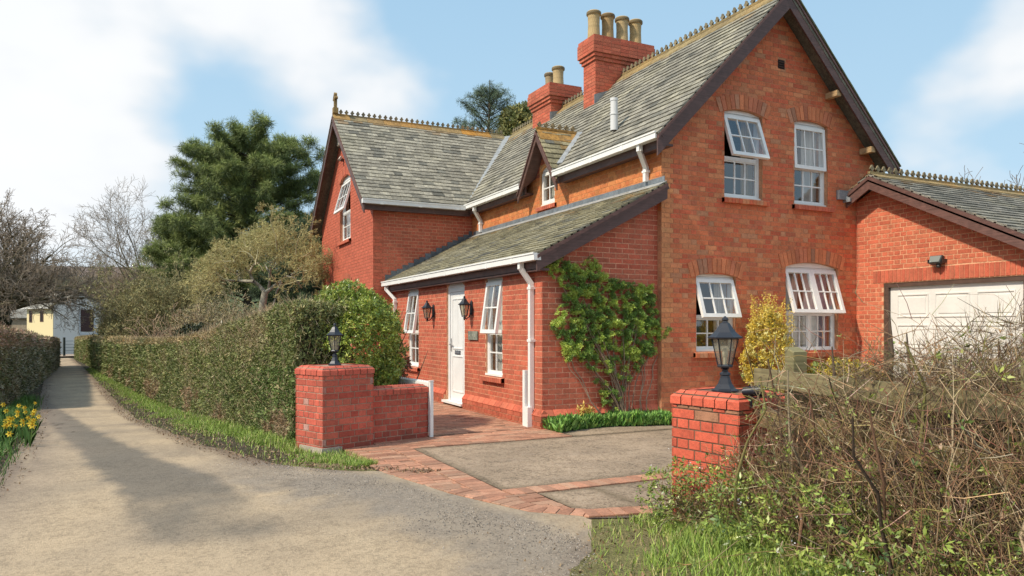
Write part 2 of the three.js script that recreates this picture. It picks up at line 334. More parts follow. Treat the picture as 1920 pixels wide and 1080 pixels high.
const edgeL = [[-12, -1.6], [2, -1.3], [5, -0.9]], edgeR = [[-12, 2.7], [3.2, 2.68], [3.9, 3.2], [4.4, 3.55], [6.6, 3.2], [7.2, 2.6]];
for (const [x, y] of [[0, 905], [38, 846], [66, 790], [80, 740], [86, 705], [88, 686], [84, 676]]) { const p = ground(x, y); edgeL.push([laneS(p[0], p[2]), laneL(p[0], p[2])]); }
for (const [x, y] of [[511, 871], [371, 833], [256, 786], [192, 726], [158, 692], [143, 679], [136, 672]]) { const p = ground(x, y); edgeR.push([laneS(p[0], p[2]), laneL(p[0], p[2])]); }
const laneEnd = Math.max(edgeL[edgeL.length - 1][0], edgeR[edgeR.length - 1][0]);
{ // the lane, worn pale concrete with a dark patched strip
  const b = new B(), rows = [];
  for (let s = -10; s < 10; s += 0.12) rows.push(s); for (let s = 10; s < laneEnd + 2; s += 0.3) rows.push(s);
  const N = 44;
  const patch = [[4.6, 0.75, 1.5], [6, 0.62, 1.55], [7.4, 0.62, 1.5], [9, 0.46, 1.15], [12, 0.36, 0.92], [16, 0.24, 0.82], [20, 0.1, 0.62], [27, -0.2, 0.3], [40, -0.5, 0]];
  const id = rows.map((s) => {
    const l0 = pw(edgeL, s) - 0.05, l1 = pw(edgeR, s) + 0.05, a = [];
    for (let k = 0; k <= N; k++) {
      const wob = 0.10 * fbm3(s * 1.3, k * 0.01, 4, 3), l = mix(l0 + wob, l1 + wob, k / N), p = lanePt(s, l), n = fbm3(p[0] * 0.8, p[2] * 0.8, 5, 5), n2 = fbm3(p[0] * 3.1, p[2] * 3.1, 9, 4), e = Math.min(l - l0, l1 - l);
      let c = mix3([0.50, 0.38, 0.25], [0.36, 0.28, 0.195], sstep(-0.3, 0.35, n));
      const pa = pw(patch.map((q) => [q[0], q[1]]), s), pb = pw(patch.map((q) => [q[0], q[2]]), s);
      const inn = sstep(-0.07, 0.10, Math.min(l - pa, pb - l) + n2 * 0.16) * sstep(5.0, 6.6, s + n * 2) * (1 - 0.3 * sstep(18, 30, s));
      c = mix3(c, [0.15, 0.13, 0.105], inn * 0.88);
      const warm = sstep(5.5, 3.5, s) * sstep(-0.1, 0.4, n); c = mix3(c, [0.55, 0.40, 0.25], warm * 0.6);
      const gravel = sstep(0.85, 0.2, Math.abs(l - (pw([[2, 2.7], [4.2, 3.1], [4.8, 2.95], [5.7, 2.75], [6.8, 2.5], [7.9, 2.0], [9, 1.7]], s) - 0.22)) + n2 * 0.7 + n * 0.5) * sstep(9, 6.5, s) * sstep(2.2, 3.6, s);
      c = mix3(c, [0.235, 0.205, 0.175], gravel * 0.75);
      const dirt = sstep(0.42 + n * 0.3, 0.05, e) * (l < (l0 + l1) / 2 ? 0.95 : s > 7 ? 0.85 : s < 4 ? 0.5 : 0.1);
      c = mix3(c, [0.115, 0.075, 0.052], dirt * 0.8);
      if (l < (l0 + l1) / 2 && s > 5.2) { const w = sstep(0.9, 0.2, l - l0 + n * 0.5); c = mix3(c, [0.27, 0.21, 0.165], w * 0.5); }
      const crack = s > 13 && s < 21 ? sstep(0.05, 0.0, Math.abs(fbm3(p[0] * 1.2, p[2] * 2.4, 21, 3))) * sstep(0.5, 0.1, Math.abs(l - pa - 0.12)) : 0;
      c = mix3(c, [0.06, 0.04, 0.03], crack * 0.8);
      const ck = sstep(0.012, 0.0, Math.abs(fbm3(p[0] * 0.55, p[2] * 0.3, 41, 3))) * sstep(0.0, 0.25, fbm3(p[0] * 0.3, p[2] * 0.3, 51, 2)); c = mix3(c, [0.17, 0.135, 0.10], ck * 0.6);
      const strk = sstep(0.1, 0.4, fbm3(l * 3.2, s * 0.35, 61, 3)); c = mix3(c, [0.53, 0.415, 0.28], strk * 0.4 * (1 - inn));
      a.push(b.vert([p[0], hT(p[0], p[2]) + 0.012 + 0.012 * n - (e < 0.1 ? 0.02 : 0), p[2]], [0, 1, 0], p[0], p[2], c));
    }
    return a;
  });
  for (let j = 0; j < rows.length - 1; j++) for (let k = 0; k < N; k++) b.i.push(id[j][k], id[j][k + 1], id[j + 1][k + 1], id[j][k], id[j + 1][k + 1], id[j + 1][k]);
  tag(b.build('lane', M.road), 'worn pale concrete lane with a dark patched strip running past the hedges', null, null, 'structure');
}
{ // yard in front of the barn
  const b = new B(), pts = [[70, 669], [230, 668], [240, 660], [60, 660]].map(([x, y]) => ground(x, y));
  b.poly(pts.map((p) => [p[0], p[1] + 0.03, p[2]]), [0.42, 0.34, 0.27], [0, 1, 0]);
  tag(b.build('yard', M.road), 'pale concrete yard in front of the distant barn', null, null, 'structure');
}
{ // far hillside with fields
  const b = new B(), id = [];
  for (let j = 0; j <= 26; j++) { const row = []; for (let i = 0; i <= 110; i++) {
    const az = -1.75 + i / 110 * 3.5, r = 230 + j * 26, x = Math.sin(az) * r, z = -Math.cos(az) * r, n = fbm3(x * 0.006, z * 0.006, 3, 4);
    const y = -3 + (54 + 18 * n) * sstep(230, 760, r) - 14 * sstep(700, 900, r);
    const fld = Math.floor((x + 40 * n) / 70) * 7 + Math.floor(r / 90), q = Math.abs(Math.sin(fld * 12.9898) * 43758.5) % 1;
    let c = q < 0.45 ? [0.085, 0.12, 0.04] : q < 0.75 ? [0.20, 0.15, 0.115] : [0.13, 0.11, 0.07];
    if (r > 640) c = [0.24, 0.175, 0.15]; if (r > 560 && r <= 640) c = [0.075, 0.07, 0.065];
    row.push(b.vert([x, y, z], [0, 1, 0], x * 0.1, z * 0.1, c));
  } id.push(row); }
  for (let j = 0; j < 26; j++) for (let i = 0; i < 110; i++) b.i.push(id[j][i], id[j + 1][i], id[j + 1][i + 1], id[j][i], id[j + 1][i + 1], id[j][i + 1]);
  const m = b.build('hillside', M.soil); m.geometry.computeVertexNormals();
  tag(m, 'far hillside of pinkish ploughed fields and green pasture', null, null, 'structure');
}

// ------------------------------------------------------------------ driveway: washed aggregate panels between brick bands
const redTint = (r) => { const k = 0.78 + 0.44 * r(), w = r() * 0.03; return [0.43 * k, (0.085 + w * 0.5) * k, (0.05 + w * 0.4) * k]; };
const paveTint = (r) => { const k = 0.72 + 0.5 * r(), w = r() < 0.25 ? 0.5 : r() * 0.3; return mix3([0.50 * k, 0.235 * k, 0.145 * k], [0.43 * k, 0.295 * k, 0.20 * k], w); };
{
  const dr = new THREE.Group(); dr.name = 'driveway'; scene.add(dr); origins.set(dr, [0, 0, 0]);
  tag(dr, 'pale washed aggregate driveway edged and crossed by red brick bands', null, null, 'structure');
  const b = new B(); // bedding and aggregate
  const out = [[1.97, -8.25], [2.03, -7.1], [2.12, -6.75], [2.28, -5.95], [2.62, -5.06], [2.95, -4.74], [3.55, -4.5], [3.75, -3.9], [4.2, -3.2], [6.5, -2.6], [11.3, -2.6], [11.3, -9.2], [5.1, -9.2], [5.1, -16.4], [3.9, -16.4], [3.3, -9.2], [2.45, -8.7]];
  const sh = new THREE.ShapeGeometry(new THREE.Shape(out.map(([x, z]) => new THREE.Vector2(x, z)))), pp = sh.attributes.position, ix = sh.index.array;
  const id = []; for (let k = 0; k < pp.count; k++) id.push(b.vert([pp.getX(k), 0.004, pp.getY(k)], [0, 1, 0], pp.getX(k), pp.getY(k), [0.17, 0.125, 0.095]));
  for (let k = 0; k < ix.length; k++) b.i.push(id[ix[k - (k % 3) + [0, 2, 1][k % 3]]]);
  b.build('bedding', M.soil, dr);
  const ag = new B();
  const panel = (x0, x1, z0, z1) => { const nx = Math.ceil((x1 - x0) / 0.12), nz = Math.ceil((z1 - z0) / 0.12), q = []; for (let j = 0; j <= nz; j++) { q.push([]); for (let i = 0; i <= nx; i++) { const x = mix(x0, x1, i / nx), z = mix(z0, z1, j / nz), n = fbm3(x * 0.9, z * 0.9, 8, 4), n2 = fbm3(x * 2.6, z * 4, 3, 4); let c = mix3([0.33, 0.25, 0.18], [0.43, 0.325, 0.235], sstep(-0.3, 0.3, n)); c = mix3(c, [0.28, 0.215, 0.165], sstep(0.05, 0.4, n2) * 0.6); const e = Math.min(x - x0, x1 - x, z - z0, z1 - z); c = mix3(c, [0.12, 0.09, 0.05], sstep(0.07, 0, e) * 0.65); q[j].push(ag.vert([x, 0.014 + 0.003 * n2, z], [0, 1, 0], x, z, c)); } } for (let j = 0; j < nz; j++) for (let i = 0; i < nx; i++) ag.i.push(q[j][i], q[j + 1][i], q[j + 1][i + 1], q[j][i], q[j + 1][i + 1], q[j][i + 1]); };
  panel(2.75, 11.1, -8.28, -5.86); panel(2.98, 3.52, -5.60, -4.86); panel(3.52, 11.1, -5.60, -3.2); panel(4.95, 6.9, -9.05, -8.30); panel(6.9, 11.1, -9.0, -8.30);
  ag.build('aggregate_panel', M.agg, dr);
  const list = [], r = rng(17);
  const f = frame([0, 0.006, 0], [1, 0, 0], [0, 0, -1]); // s = x, t = -z
  const lay = (outline, o) => { for (const q of courses(f, outline, { r, tint: paveTint, depth: 0.012, ...o })) { q.h1 = 0.010 + r() * 0.006; q.f = f; list.push(q); } };
  const rot = (x, z, a) => frame([x, 0.006, z], [Math.cos(a), 0, -Math.sin(a)], [-Math.sin(a), 0, -Math.cos(a)]);
  // edge band of soldier bricks beside the first panel, and the band that crosses
  const soldier = (x0, z0, x1, z1, w) => { const l = Math.hypot(x1 - x0, z1 - z0), fr = frame([x0, 0.006, z0], [(x1 - x0) / l, 0, (z1 - z0) / l], norm3(cross([0, 1, 0], [(x1 - x0) / l, 0, (z1 - z0) / l]))); for (let s = 0; s < l; s += 0.107) { const p = [[s, 0], [Math.min(l, s + 0.1), 0], [Math.min(l, s + 0.1), w], [s, w]]; list.push({ p, f: fr, h1: 0.012 + r() * 0.005, c: paveTint(r), size: seen(p, fr) }); } };
  soldier(2.735, -5.62, 2.735, -8.5, 0.215);
  soldier(9.4, -5.845, 2.75, -5.845, 0.215);
  // apron of stretchers between the band and the lane
  lay([[2.30, 5.95], [2.505, 5.62], [2.505, 8.31], [1.96, 8.30], [2.04, 7.05]].map(([x, z]) => [x, z]), { bond: 'stretcher', L: 0.25, h: 0.1, J: 0.008 });
  soldier(2.33, -5.88, 2.68, -5.04, 0.0);
  const arc = [[2.10, -6.80], [2.29, -5.97], [2.62, -5.07], [2.96, -4.75], [3.5, -4.62]];
  for (let k = 1; k < arc.length - 1; k++) { const [a, c] = [arc[k], arc[k + 1]]; soldier(a[0], a[1], c[0], c[1], 0.205); }
  lay([[2.52, 5.62], [2.735, 5.4], [2.735, 5.62]], { bond: 'stretcher', h: 0.1, L: 0.2 });
  lay([[2.55, 5.55], [2.88, 5.0], [2.96, 5.0], [2.96, 5.60], [2.735, 5.62], [2.56, 5.62]], { bond: 'stretcher', h: 0.1, L: 0.2 });
  // path along the porch
  lay([[2.0, 8.32], [2.74, 8.32], [4.93, 8.32], [4.93, 9.2], [2.3, 9.0], [2.0, 8.9]], { bond: 'stretcher', h: 0.1, L: 0.205, J: 0.006 });
  lay([[3.2, 9.2], [4.86, 9.2], [4.86, 16.3], [3.95, 16.3]], { bond: 'stretcher', h: 0.1, L: 0.205, J: 0.006 });
  for (const q of list) { q.h0 = 0; q.owner = dr; }
  emitPieces(list.filter((q) => area(q.p) > 0.001), dr, 'brick', 'brick_paving', M.brick, dr, 300, 0.003);
}

// ------------------------------------------------------------------ the house
const XM = 6.886, XR = 11.57, ZG = -9.0, XP = 4.905, ZP = -9.1, ZW = -16.334, XW = 4.472, ZW2 = -21.942, XGA = 11.108;
const RIDGE = 6.9, KM = 1.0077;                                       // main roof: top surface y = 4.28 + KM (x - 6.62)
const WHITE = [0.87, 0.865, 0.84], BROWN = [0.135, 0.070, 0.060], BROWN2 = [0.17, 0.083, 0.068];
const house = thing('red_brick_house', [9.2, 0, -12], 'red brick gabled house with grey slate roofs, tall chimneys and white windows', 'house');
const garage = thing('garage', [13, 0, -7.2], 'attached red brick garage with low slate roof and white panelled door', 'garage');
const fG = frame([0, 0, ZG], [1, 0, 0], [0, 1, 0]), fM = frame([XM, 0, 0], [0, 0, 1], [0, 1, 0]), fW1 = frame([0, 0, ZW], [1, 0, 0], [0, 1, 0]), fW2 = frame([XW, 0, 0], [0, 0, 1], [0, 1, 0]);
const fP1 = frame([XP, 0, 0], [0, 0, 1], [0, 1, 0]), fP2 = frame([0, 0, ZP], [1, 0, 0], [0, 1, 0]), fQ = frame([XGA, 0, 0], [0, 0, 1], [0, 1, 0]);

const pick = (r, t) => { let x = r(); for (const [w, c] of t) { if (x < w) return c; x -= w; } return t[t.length - 1][1]; };
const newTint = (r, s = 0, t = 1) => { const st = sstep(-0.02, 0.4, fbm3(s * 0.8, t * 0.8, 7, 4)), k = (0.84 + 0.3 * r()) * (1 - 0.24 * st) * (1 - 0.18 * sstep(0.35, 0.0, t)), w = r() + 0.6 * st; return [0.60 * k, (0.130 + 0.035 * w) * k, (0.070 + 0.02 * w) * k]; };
const orangeTint = (r) => { const k = 0.84 + 0.3 * r(), w = r(); return [0.68 * k, (0.20 + 0.06 * w) * k, (0.065 + 0.02 * w) * k]; };
const oldTint = (r, s, t) => {
  const k = 0.88 + 0.22 * r(); let c = pick(r, [[0.44, [0.74, 0.205, 0.085]], [0.25, [0.70, 0.155, 0.07]], [0.19, [0.76, 0.28, 0.125]], [0.07, [0.62, 0.175, 0.085]], [0.05, [0.66, 0.29, 0.15]]]);
  const st = sstep(0.12, 0.38, fbm3(s * 0.9, t * 0.9, 4, 3)); c = mix3(c, [0.50, 0.22, 0.12], st * 0.4);
  if (s < XM + 0.2 && s > XM - 0.1) c = mix3(c, [0.76, 0.38, 0.15], t > 0.6 ? 0.5 : 0.35);
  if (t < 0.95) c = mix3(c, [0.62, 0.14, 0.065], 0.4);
  return c.map((v) => v * k);
};
const MORT = [0.85, 0.46, 0.28], MORTO = [0.72, 0.34, 0.18];
const houseBricks = [], garageBricks = [];
const br = rng(101);
const arch = (holes) => holes.map((q) => q.slice(0, 4));
function layWall(list, owner, f, outline, holes, tint, o = {}) { for (const q of courses(f, outline, { holes: arch(holes), tint, r: br, ...o })) { q.owner = owner; list.push(q); } }
function voussoirs(list, owner, f, q, tint, hgt = 0.22, over = 0.06) { // fan of bricks on end over an opening
  const [a, b, , d, rise = 0.001] = q, n = Math.round((b - a + over * 2) / 0.085), w = b - a, R = w * w / (8 * rise) + rise / 2, cx = (a + b) / 2, cy = d - R, A = Math.asin(Math.min(1, (w / 2 + over) / R));
  for (let k = 0; k < n; k++) { const g = 0.005 / R, a0 = -A + 2 * A * k / n + g, a1 = -A + 2 * A * (k + 1) / n - g, P = (an, r) => [cx + Math.sin(an) * r, cy + Math.cos(an) * r]; const p = [P(a0, R + 0.002), P(a1, R + 0.002), P(a1, R + hgt), P(a0, R + hgt)].reverse(); if (area(p) < 0) p.reverse(); list.push({ p, f, h0: -0.05, h1: 0.014 + br() * 0.003, c: tint(br, p[0][0] + 0.5, p[0][1]), size: seen(p, f), owner }); }
}

// openings: [s0, s1, t0, t1, rise]
const gW = [[8.11, 8.91, 3.50, 4.92, 0.065], [9.625, 10.405, 3.50, 4.93, 0.065], [7.547, 8.354, 1.06, 2.29, 0.06], [9.428, 10.656, 1.03, 2.53, 0.085]];
const dW = [[-12.88, -12.28, 3.82, 4.60, 0.10]];
const pW = [[-11.04, -10.41, 0.66, 2.30, 0.10], [-15.12, -14.44, 0.62, 2.27, 0.09]];
const pD = [-12.84, -11.96, 0.06, 2.30, 0.14];
const wW = [[-19.62, -18.46, 3.68, 5.36, 0.13], [-19.55, -18.45, 0.9, 2.62, 0.13]];

// main gable wall
const yT = (x) => 4.28 + KM * ((x < 9.22 ? x : 18.44 - x) - 6.62) - 0.17;
const oG = [[XM, -0.3], [XR, -0.3], [XR, yT(XR)], [9.22, yT(9.22)], [XM, yT(XM)]];
const wallG = wallMesh('wall', house, fG, oG, gW, M.mortar, 0.24, MORTO);
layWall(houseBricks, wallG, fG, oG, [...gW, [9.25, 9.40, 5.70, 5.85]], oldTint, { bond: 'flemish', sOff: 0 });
for (const q of gW) voussoirs(houseBricks, wallG, fG, q, (r) => { const k = 0.8 + 0.4 * r(); return pick(r, [[0.6, [0.70, 0.235, 0.105]], [0.27, [0.62, 0.205, 0.105]], [0.13, [0.52, 0.24, 0.14]]]).map((v) => v * k); }, 0.235, 0.10);
// upper side wall with its dormer gable
const oM = [[-22, -0.1], [-9.24, -0.1], [-9.24, 4.40], [-11.85, 4.40], [-12.51, 5.03], [-13.17, 4.40], [-22, 4.40]];
const wallM = wallMesh('wall', house, fM, oM, dW, M.mortar, 0.24, [0.80, 0.40, 0.17]);
layWall(houseBricks, wallM, fM, [[ZW, 3.2], [ZG, 3.2], [ZG, 4.40], [ZW, 4.40]], dW, orangeTint, { bond: 'english' });
layWall(houseBricks, wallM, fM, [[-13.17, 4.40], [-11.85, 4.40], [-12.51, 5.03]], dW, newTint, { t0: 4.40 });
// wing
const yTW = (z) => 4.22 + (6.9 - 4.22) / 3.1 * (3.1 - Math.abs(z + 19.14)) - 0.16;
const oW1 = [[XW + 0.24, -1], [XM, -1], [XM, 4.36], [XW + 0.24, 4.36]];
const wallW1 = wallMesh('wall', house, fW1, oW1, [], M.mortar, 0.24, [0.82, 0.42, 0.26]);
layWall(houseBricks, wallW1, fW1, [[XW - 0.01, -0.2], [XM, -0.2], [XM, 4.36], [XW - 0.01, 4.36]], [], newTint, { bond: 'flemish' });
const oW2 = [[ZW2, -1], [ZW, -1], [ZW, yTW(ZW)], [-19.14, yTW(-19.14)], [ZW2, yTW(ZW2)]];
const wallW2 = wallMesh('wall', house, fW2, oW2, wW, M.mortar, 0.24, [0.58, 0.22, 0.12]);
layWall(houseBricks, wallW2, fW2, [[ZW2, 0.2], [ZW, 0.2], [ZW, yTW(ZW)], [-19.14, yTW(-19.14)], [ZW2, yTW(ZW2)]], wW, (r) => { const k = 0.9 + 0.2 * r(); return [0.60 * k, 0.14 * k, 0.078 * k]; }, { bond: 'flemish', depth: 0.005 });
for (const q of wW) voussoirs(houseBricks, wallW2, fW2, q, newTint, 0.22, 0.03);
// porch: a lean-to along the side, with a plinth
const oP1 = [[ZW, -0.3], [ZP - 0.24, -0.3], [ZP - 0.24, 2.42], [ZW, 2.42]];
const wallP1 = wallMesh('wall', house, fP1, oP1, [...pW, pD], M.mortar, 0.24, MORT);
layWall(houseBricks, wallP1, fP1, [[ZW, 0.27], [ZP + 0.01, 0.27], [ZP + 0.01, 2.40], [ZW, 2.40]], [...pW, pD], newTint, { bond: 'english' });
const yP = (x) => 2.47 + (3.58 - 2.47) / (XM - 4.75) * (x - 4.75) - 0.12;
const oP2 = [[XP, -0.3], [XM + 0.02, -0.3], [XM + 0.02, yP(XM)], [XP, yP(XP)]];
const wallP2 = wallMesh('wall', house, fP2, oP2, [], M.mortar, 0.24, [0.85, 0.46, 0.30]);
layWall(houseBricks, wallP2, fP2, [[XP - 0.01, 0.27], [XM + 0.07, 0.27], [XM + 0.07, yP(XM + 0.07)], [XP - 0.01, yP(XP)]], [], newTint, { bond: 'stretcher', t0: 0.27 });
{ // plinth, three courses and a splayed top
  const p1 = (s0, s1) => { const f = frame([XP - 0.055, 0, 0], [0, 0, 1], [0, 1, 0]); layWall(houseBricks, wallP1, f, [[s0, -0.06], [s1, -0.06], [s1, 0.19], [s0, 0.19]], [], newTint, { bond: 'english', t0: -0.03 });
    const b = new B(); b.bar(s0, s1, -0.3, 0.188, -0.045, -0.004, MORT, f); const n = Math.round((s1 - s0) / 0.225); b.build('plinth', M.mortar, house);
    for (let k = 0; k < n; k++) { const a = s0 + (s1 - s0) * k / n, c = s0 + (s1 - s0) * (k + 1) / n, fs = frame([XP - 0.066, 0.191, 0], [0, 0, 1], [0.066, 0.085, 0]); houseBricks.push({ p: [[a + 0.004, 0], [c - 0.004, 0], [c - 0.004, 0.107], [a + 0.004, 0.107]], f: fs, h0: -0.06, h1: 0.004, c: newTint(br).map((v) => v * 1.12), size: seen([[a, 0], [c, 0], [c, 0.1], [a, 0.1]], fs), owner: wallP1 }); } };
  p1(ZW, -12.86); p1(-11.94, ZP + 0.05);
  const f = frame([0, 0, ZP + 0.055], [1, 0, 0], [0, 1, 0]);
  layWall(houseBricks, wallP2, f, [[XP - 0.06, -0.06], [XM, -0.06], [XM, 0.19], [XP - 0.06, 0.19]], [], newTint, { bond: 'english', t0: -0.03 });
  new B().bar(XP - 0.05, XM, -0.3, 0.188, -0.045, -0.004, MORT, f).build('plinth', M.mortar, house);
  const fs = frame([0, 0.191, ZP + 0.066], [1, 0, 0], [0, 0.085, -0.066]);
  for (let k = 0; k < 9; k++) { const a = XP - 0.06 + k * 0.2267, c = a + 0.22; houseBricks.push({ p: [[a, 0], [c, 0], [c, 0.107], [a, 0.107]], f: fs, h0: -0.06, h1: 0.004, c: newTint(br).map((v) => v * 1.12), size: 0.0001, owner: wallP2 }); }
}
// far walls, plain
new B().box(XR - 0.12, 2, -15.6, 0.24, 4.6, 12.7, MORTO).build('wall', M.mortar, house);
new B().box(8.0, 2, -21.82, 6.5, 4.6, 0.24, MORTO).build('wall', M.mortar, house);
{ // rooms behind the windows: floors and pale partitions
  const b = new B(), P = [0.20, 0.19, 0.17];
  b.box(9.2, 0.0, -15.4, 4.1, 0.06, 12.2, [0.10, 0.07, 0.05]); b.box(9.2, 2.75, -15.4, 4.1, 0.12, 12.2, P);
  b.box(9.2, 2.2, -13.2, 4.1, 4.2, 0.1, P); b.box(9.02, 2.2, -11.2, 0.1, 4.2, 3.5, P);
  b.box(5.9, 0.0, -12.7, 1.6, 0.06, 6.8, [0.12, 0.09, 0.06]); b.box(6.72, 1.2, -12.7, 0.05, 2.4, 6.6, P);
  b.build('interior', M.room, house);
}

// roofs: a slab with slates laid on it
const slateList = { h: [], g: [] };
function roofPlane(owner, list, f, outline, o = {}) {
  const { tint, w = 0.25, gauge = 0.16, thick = 0.09, r = rng(outline.length * 31 + Math.round(outline[2][1] * 100)), lichen = 0 } = o;
  const b = new B(); b.prism(outline, f, -thick - 0.012, -0.012, BROWN); const slab = b.build('roof', M.brown, owner);
  const S = outline.map((q) => q[0]), tt = outline.map((q) => q[1]), s0 = Math.min(...S), s1 = Math.max(...S), t0 = Math.min(...tt), t1 = Math.max(...tt);
  let row = 0;
  for (let t = t0 - 0.03; t < t1; t += gauge, row++) for (let s = s0 - (row % 2) * w / 2 - r() * 0.02; s < s1;) {
    const ww = w * (0.82 + 0.36 * r()), jt = (r() - 0.5) * 0.016 - (r() < 0.03 ? 0.02 : 0), a = s + 0.002, c = s + ww - 0.003; s += ww;
    const p = clip([[a, t + jt], [c, t + jt + (r() - 0.5) * 0.006], [c, t + gauge + 0.035], [a, t + gauge + 0.035]], outline.map(([x, y]) => [x, y <= t0 + 1e-6 ? y - 0.03 : y]));
    if (p.length < 3 || area(p) < 0.001) continue;
    const lift = 0.018 + r() * 0.008, skew = (r() - 0.5) * 0.006, ts = t;
    list.push({ p, f, h0: -0.012, h1: (x, y) => Math.max(0.001, lift * (1 - (y - ts) / (gauge + 0.04)) + skew * (x - a) / w + 0.002), c: tint(r, (a + c) / 2, t, t1), size: seen(p, f), owner: slab });
  }
  return slab;
}
const slateT = (base, k) => (r, s, t, t1) => {
  const v = 0.72 + 0.5 * r(), n = fbm3(s * 0.8, t * 0.8, k, 4); let c = base.map((q) => q * v);
  if (r() < 0.11) { const q = 0.8 + 0.5 * r(); c = [0.17 * q, 0.165 * q, 0.145 * q]; }
  c = mix3(c, [0.42, 0.39, 0.30].map((q) => q * v), sstep(-0.05, 0.4, n) * 0.6);
  const top = sstep(t1 - 0.75, t1 - 0.1, t + 0.5 * n); if (r() < top * 0.55) c = mix3(c, [0.34, 0.17, 0.03], 0.6 * r());
  return c;
};
const uM = norm3([2.6, RIDGE - 4.28, 0]), SLM = Math.hypot(2.6, RIDGE - 4.28);
const fRL = frame([6.62, 4.28, 0], [0, 0, 1], uM), fRR = frame([11.82, 4.28, 0], [0, 0, -1], [-uM[0], uM[1], 0]);
for (const o of [[[-21.9, 0], [-13.2, 0], [-13.2, SLM], [-21.9, SLM]], [[-13.2, 0], [-12.51, 1.36], [-12.51, SLM], [-13.2, SLM]], [[-12.51, 1.36], [-11.82, 0], [-11.82, SLM], [-12.51, SLM]], [[-11.82, 0], [-8.70, 0], [-8.70, SLM], [-11.82, SLM]]]) roofPlane(house, slateList.h, fRL, o, { tint: slateT([0.33, 0.31, 0.265], 1), r: rng(777) });
{ // far slope: nearly unseen
  const b = new B(); b.prism([[8.70, 0], [21.9, 0], [21.9, SLM], [8.70, SLM]], fRR, -0.1, 0.012, [0.17, 0.165, 0.14]); b.build('roof', M.slate, house);
  const e = new B(), r = rng(8); for (let k = 0; k < 24; k++) e.box(8.72, k * 0.155 + 0.05, 0.010, 0.1, 0.158, 0.018 + r() * 0.012, mix3([0.15, 0.15, 0.12], [0.16, 0.17, 0.07], r()), fRR); e.build('verge_slates', M.slate, house);
}
const SLW = Math.hypot(3.1, RIDGE - 4.22), uW = norm3([0, RIDGE - 4.22, -3.1]);
const fWF = frame([0, 4.22, -16.04], [1, 0, 0], uW), fWB = frame([0, 4.22, -22.24], [-1, 0, 0], [0, uW[1], -uW[2]]);
roofPlane(house, slateList.h, fWF, [[4.16, 0], [6.8, 0], [9.22, SLW], [4.16, SLW]], { tint: slateT([0.37, 0.345, 0.29], 6) });
new B().prism([[-9.22, 0], [-4.16, 0], [-4.16, SLW], [-9.22, SLW]], fWB, -0.1, 0.012, [0.17, 0.165, 0.14]).build('roof', M.slate, house);
const uP = norm3([XM - 4.72, 3.60 - 2.46, 0]), SLP = Math.hypot(XM - 4.72, 3.60 - 2.46), fPR = frame([4.72, 2.46, 0], [0, 0, 1], uP);
roofPlane(house, slateList.h, fPR, [[ZW, 0], [-8.86, 0], [-8.86, SLP], [ZW, SLP]], { tint: slateT([0.31, 0.28, 0.19], 11), gauge: 0.12 });
// dormer roof: two small slopes running back into the main slope
const DA = 5.22, DZ = -12.51, DX = 6.60, dHalf = 0.78, dEave = 4.16, uD = norm3([0, DA - dEave, -dHalf]), SLD = Math.hypot(dHalf, DA - dEave);
const fDF = frame([0, dEave, DZ + dHalf], [1, 0, 0], uD), fDB = frame([0, dEave, DZ - dHalf], [-1, 0, 0], [0, uD[1], -uD[2]]);
roofPlane(house, slateList.h, fDF, [[DX, 0], [6.6, 0], [7.56, SLD], [DX, SLD]].filter((q, i) => i !== 1).concat([]), { tint: slateT([0.34, 0.30, 0.19], 15), w: 0.2, gauge: 0.14, thick: 0.05 });
roofPlane(house, slateList.h, fDB, [[-7.56, SLD], [-DX, 0], [-DX, SLD]].map((q) => q), { tint: slateT([0.34, 0.30, 0.19], 15), w: 0.2, gauge: 0.14, thick: 0.05 });
// garage roof
const GR = 4.0, KG = 0.51, GZ = -8.53, GX = 10.83, gE = -4.9, uG = norm3([0, KG * (gE - GZ), -(gE - GZ)]), SLG = Math.hypot(gE - GZ, KG * (gE - GZ));
const fGF = frame([0, GR - KG * (gE - GZ), gE], [1, 0, 0], uG), fGB = frame([0, GR - KG * 0.46, -8.99], [-1, 0, 0], [0, uG[1], -uG[2]]);
roofPlane(garage, slateList.g, fGF, [[GX, 0], [18.5, 0], [18.5, SLG], [GX, SLG]], { tint: slateT([0.27, 0.255, 0.225], 21) });
roofPlane(garage, slateList.g, fGB, [[-18.5, 0], [-GX, 0], [-GX, 0.515], [-18.5, 0.515]], { tint: slateT([0.27, 0.255, 0.225], 22), thick: 0.06 });

// barge boards, fascias, gutters, downpipes
function barge(owner, f, a, b, wdt, h0 = 0, h1 = 0.03, col = BROWN) { // board under the line a-b of a frame
  const d = norm3([b[0] - a[0], b[1] - a[1], 0]), n = d[0] > 0 ? [d[1], -d[0]] : [-d[1], d[0]];
  const lo = [[a[0], a[1] - wdt / Math.max(0.3, Math.abs(d[0]))], [b[0], b[1] - wdt / Math.max(0.3, Math.abs(d[0]))]];
  let p = [lo[0], lo[1], b, a]; if (area(p) < 0) p.reverse();
  const q = new B().prism(p, f, h0, h1, col);
  const cap = [[a[0], a[1] - 0.05], [b[0], b[1] - 0.05], b, a]; if (area(cap) < 0) cap.reverse(); q.prism(cap, f, h1 - 0.004, h1 + 0.022, BROWN2);
  return q.build('barge_board', M.brown, owner);
}
const fGb = frame([0, 0, -8.735], [1, 0, 0], [0, 1, 0]);
barge(house, fGb, [6.60, 4.235], [9.22, 6.875], 0.21); barge(house, fGb, [11.84, 4.235], [9.22, 6.875], 0.21);
const fWb = frame([4.195, 0, 0], [0, 0, 1], [0, 1, 0]);
barge(house, fWb, [-16.02, 4.18], [-19.14, 6.87], 0.17); barge(house, fWb, [-22.26, 4.18], [-19.14, 6.87], 0.17);
const fPb = frame([0, 0, -8.90], [1, 0, 0], [0, 1, 0]);
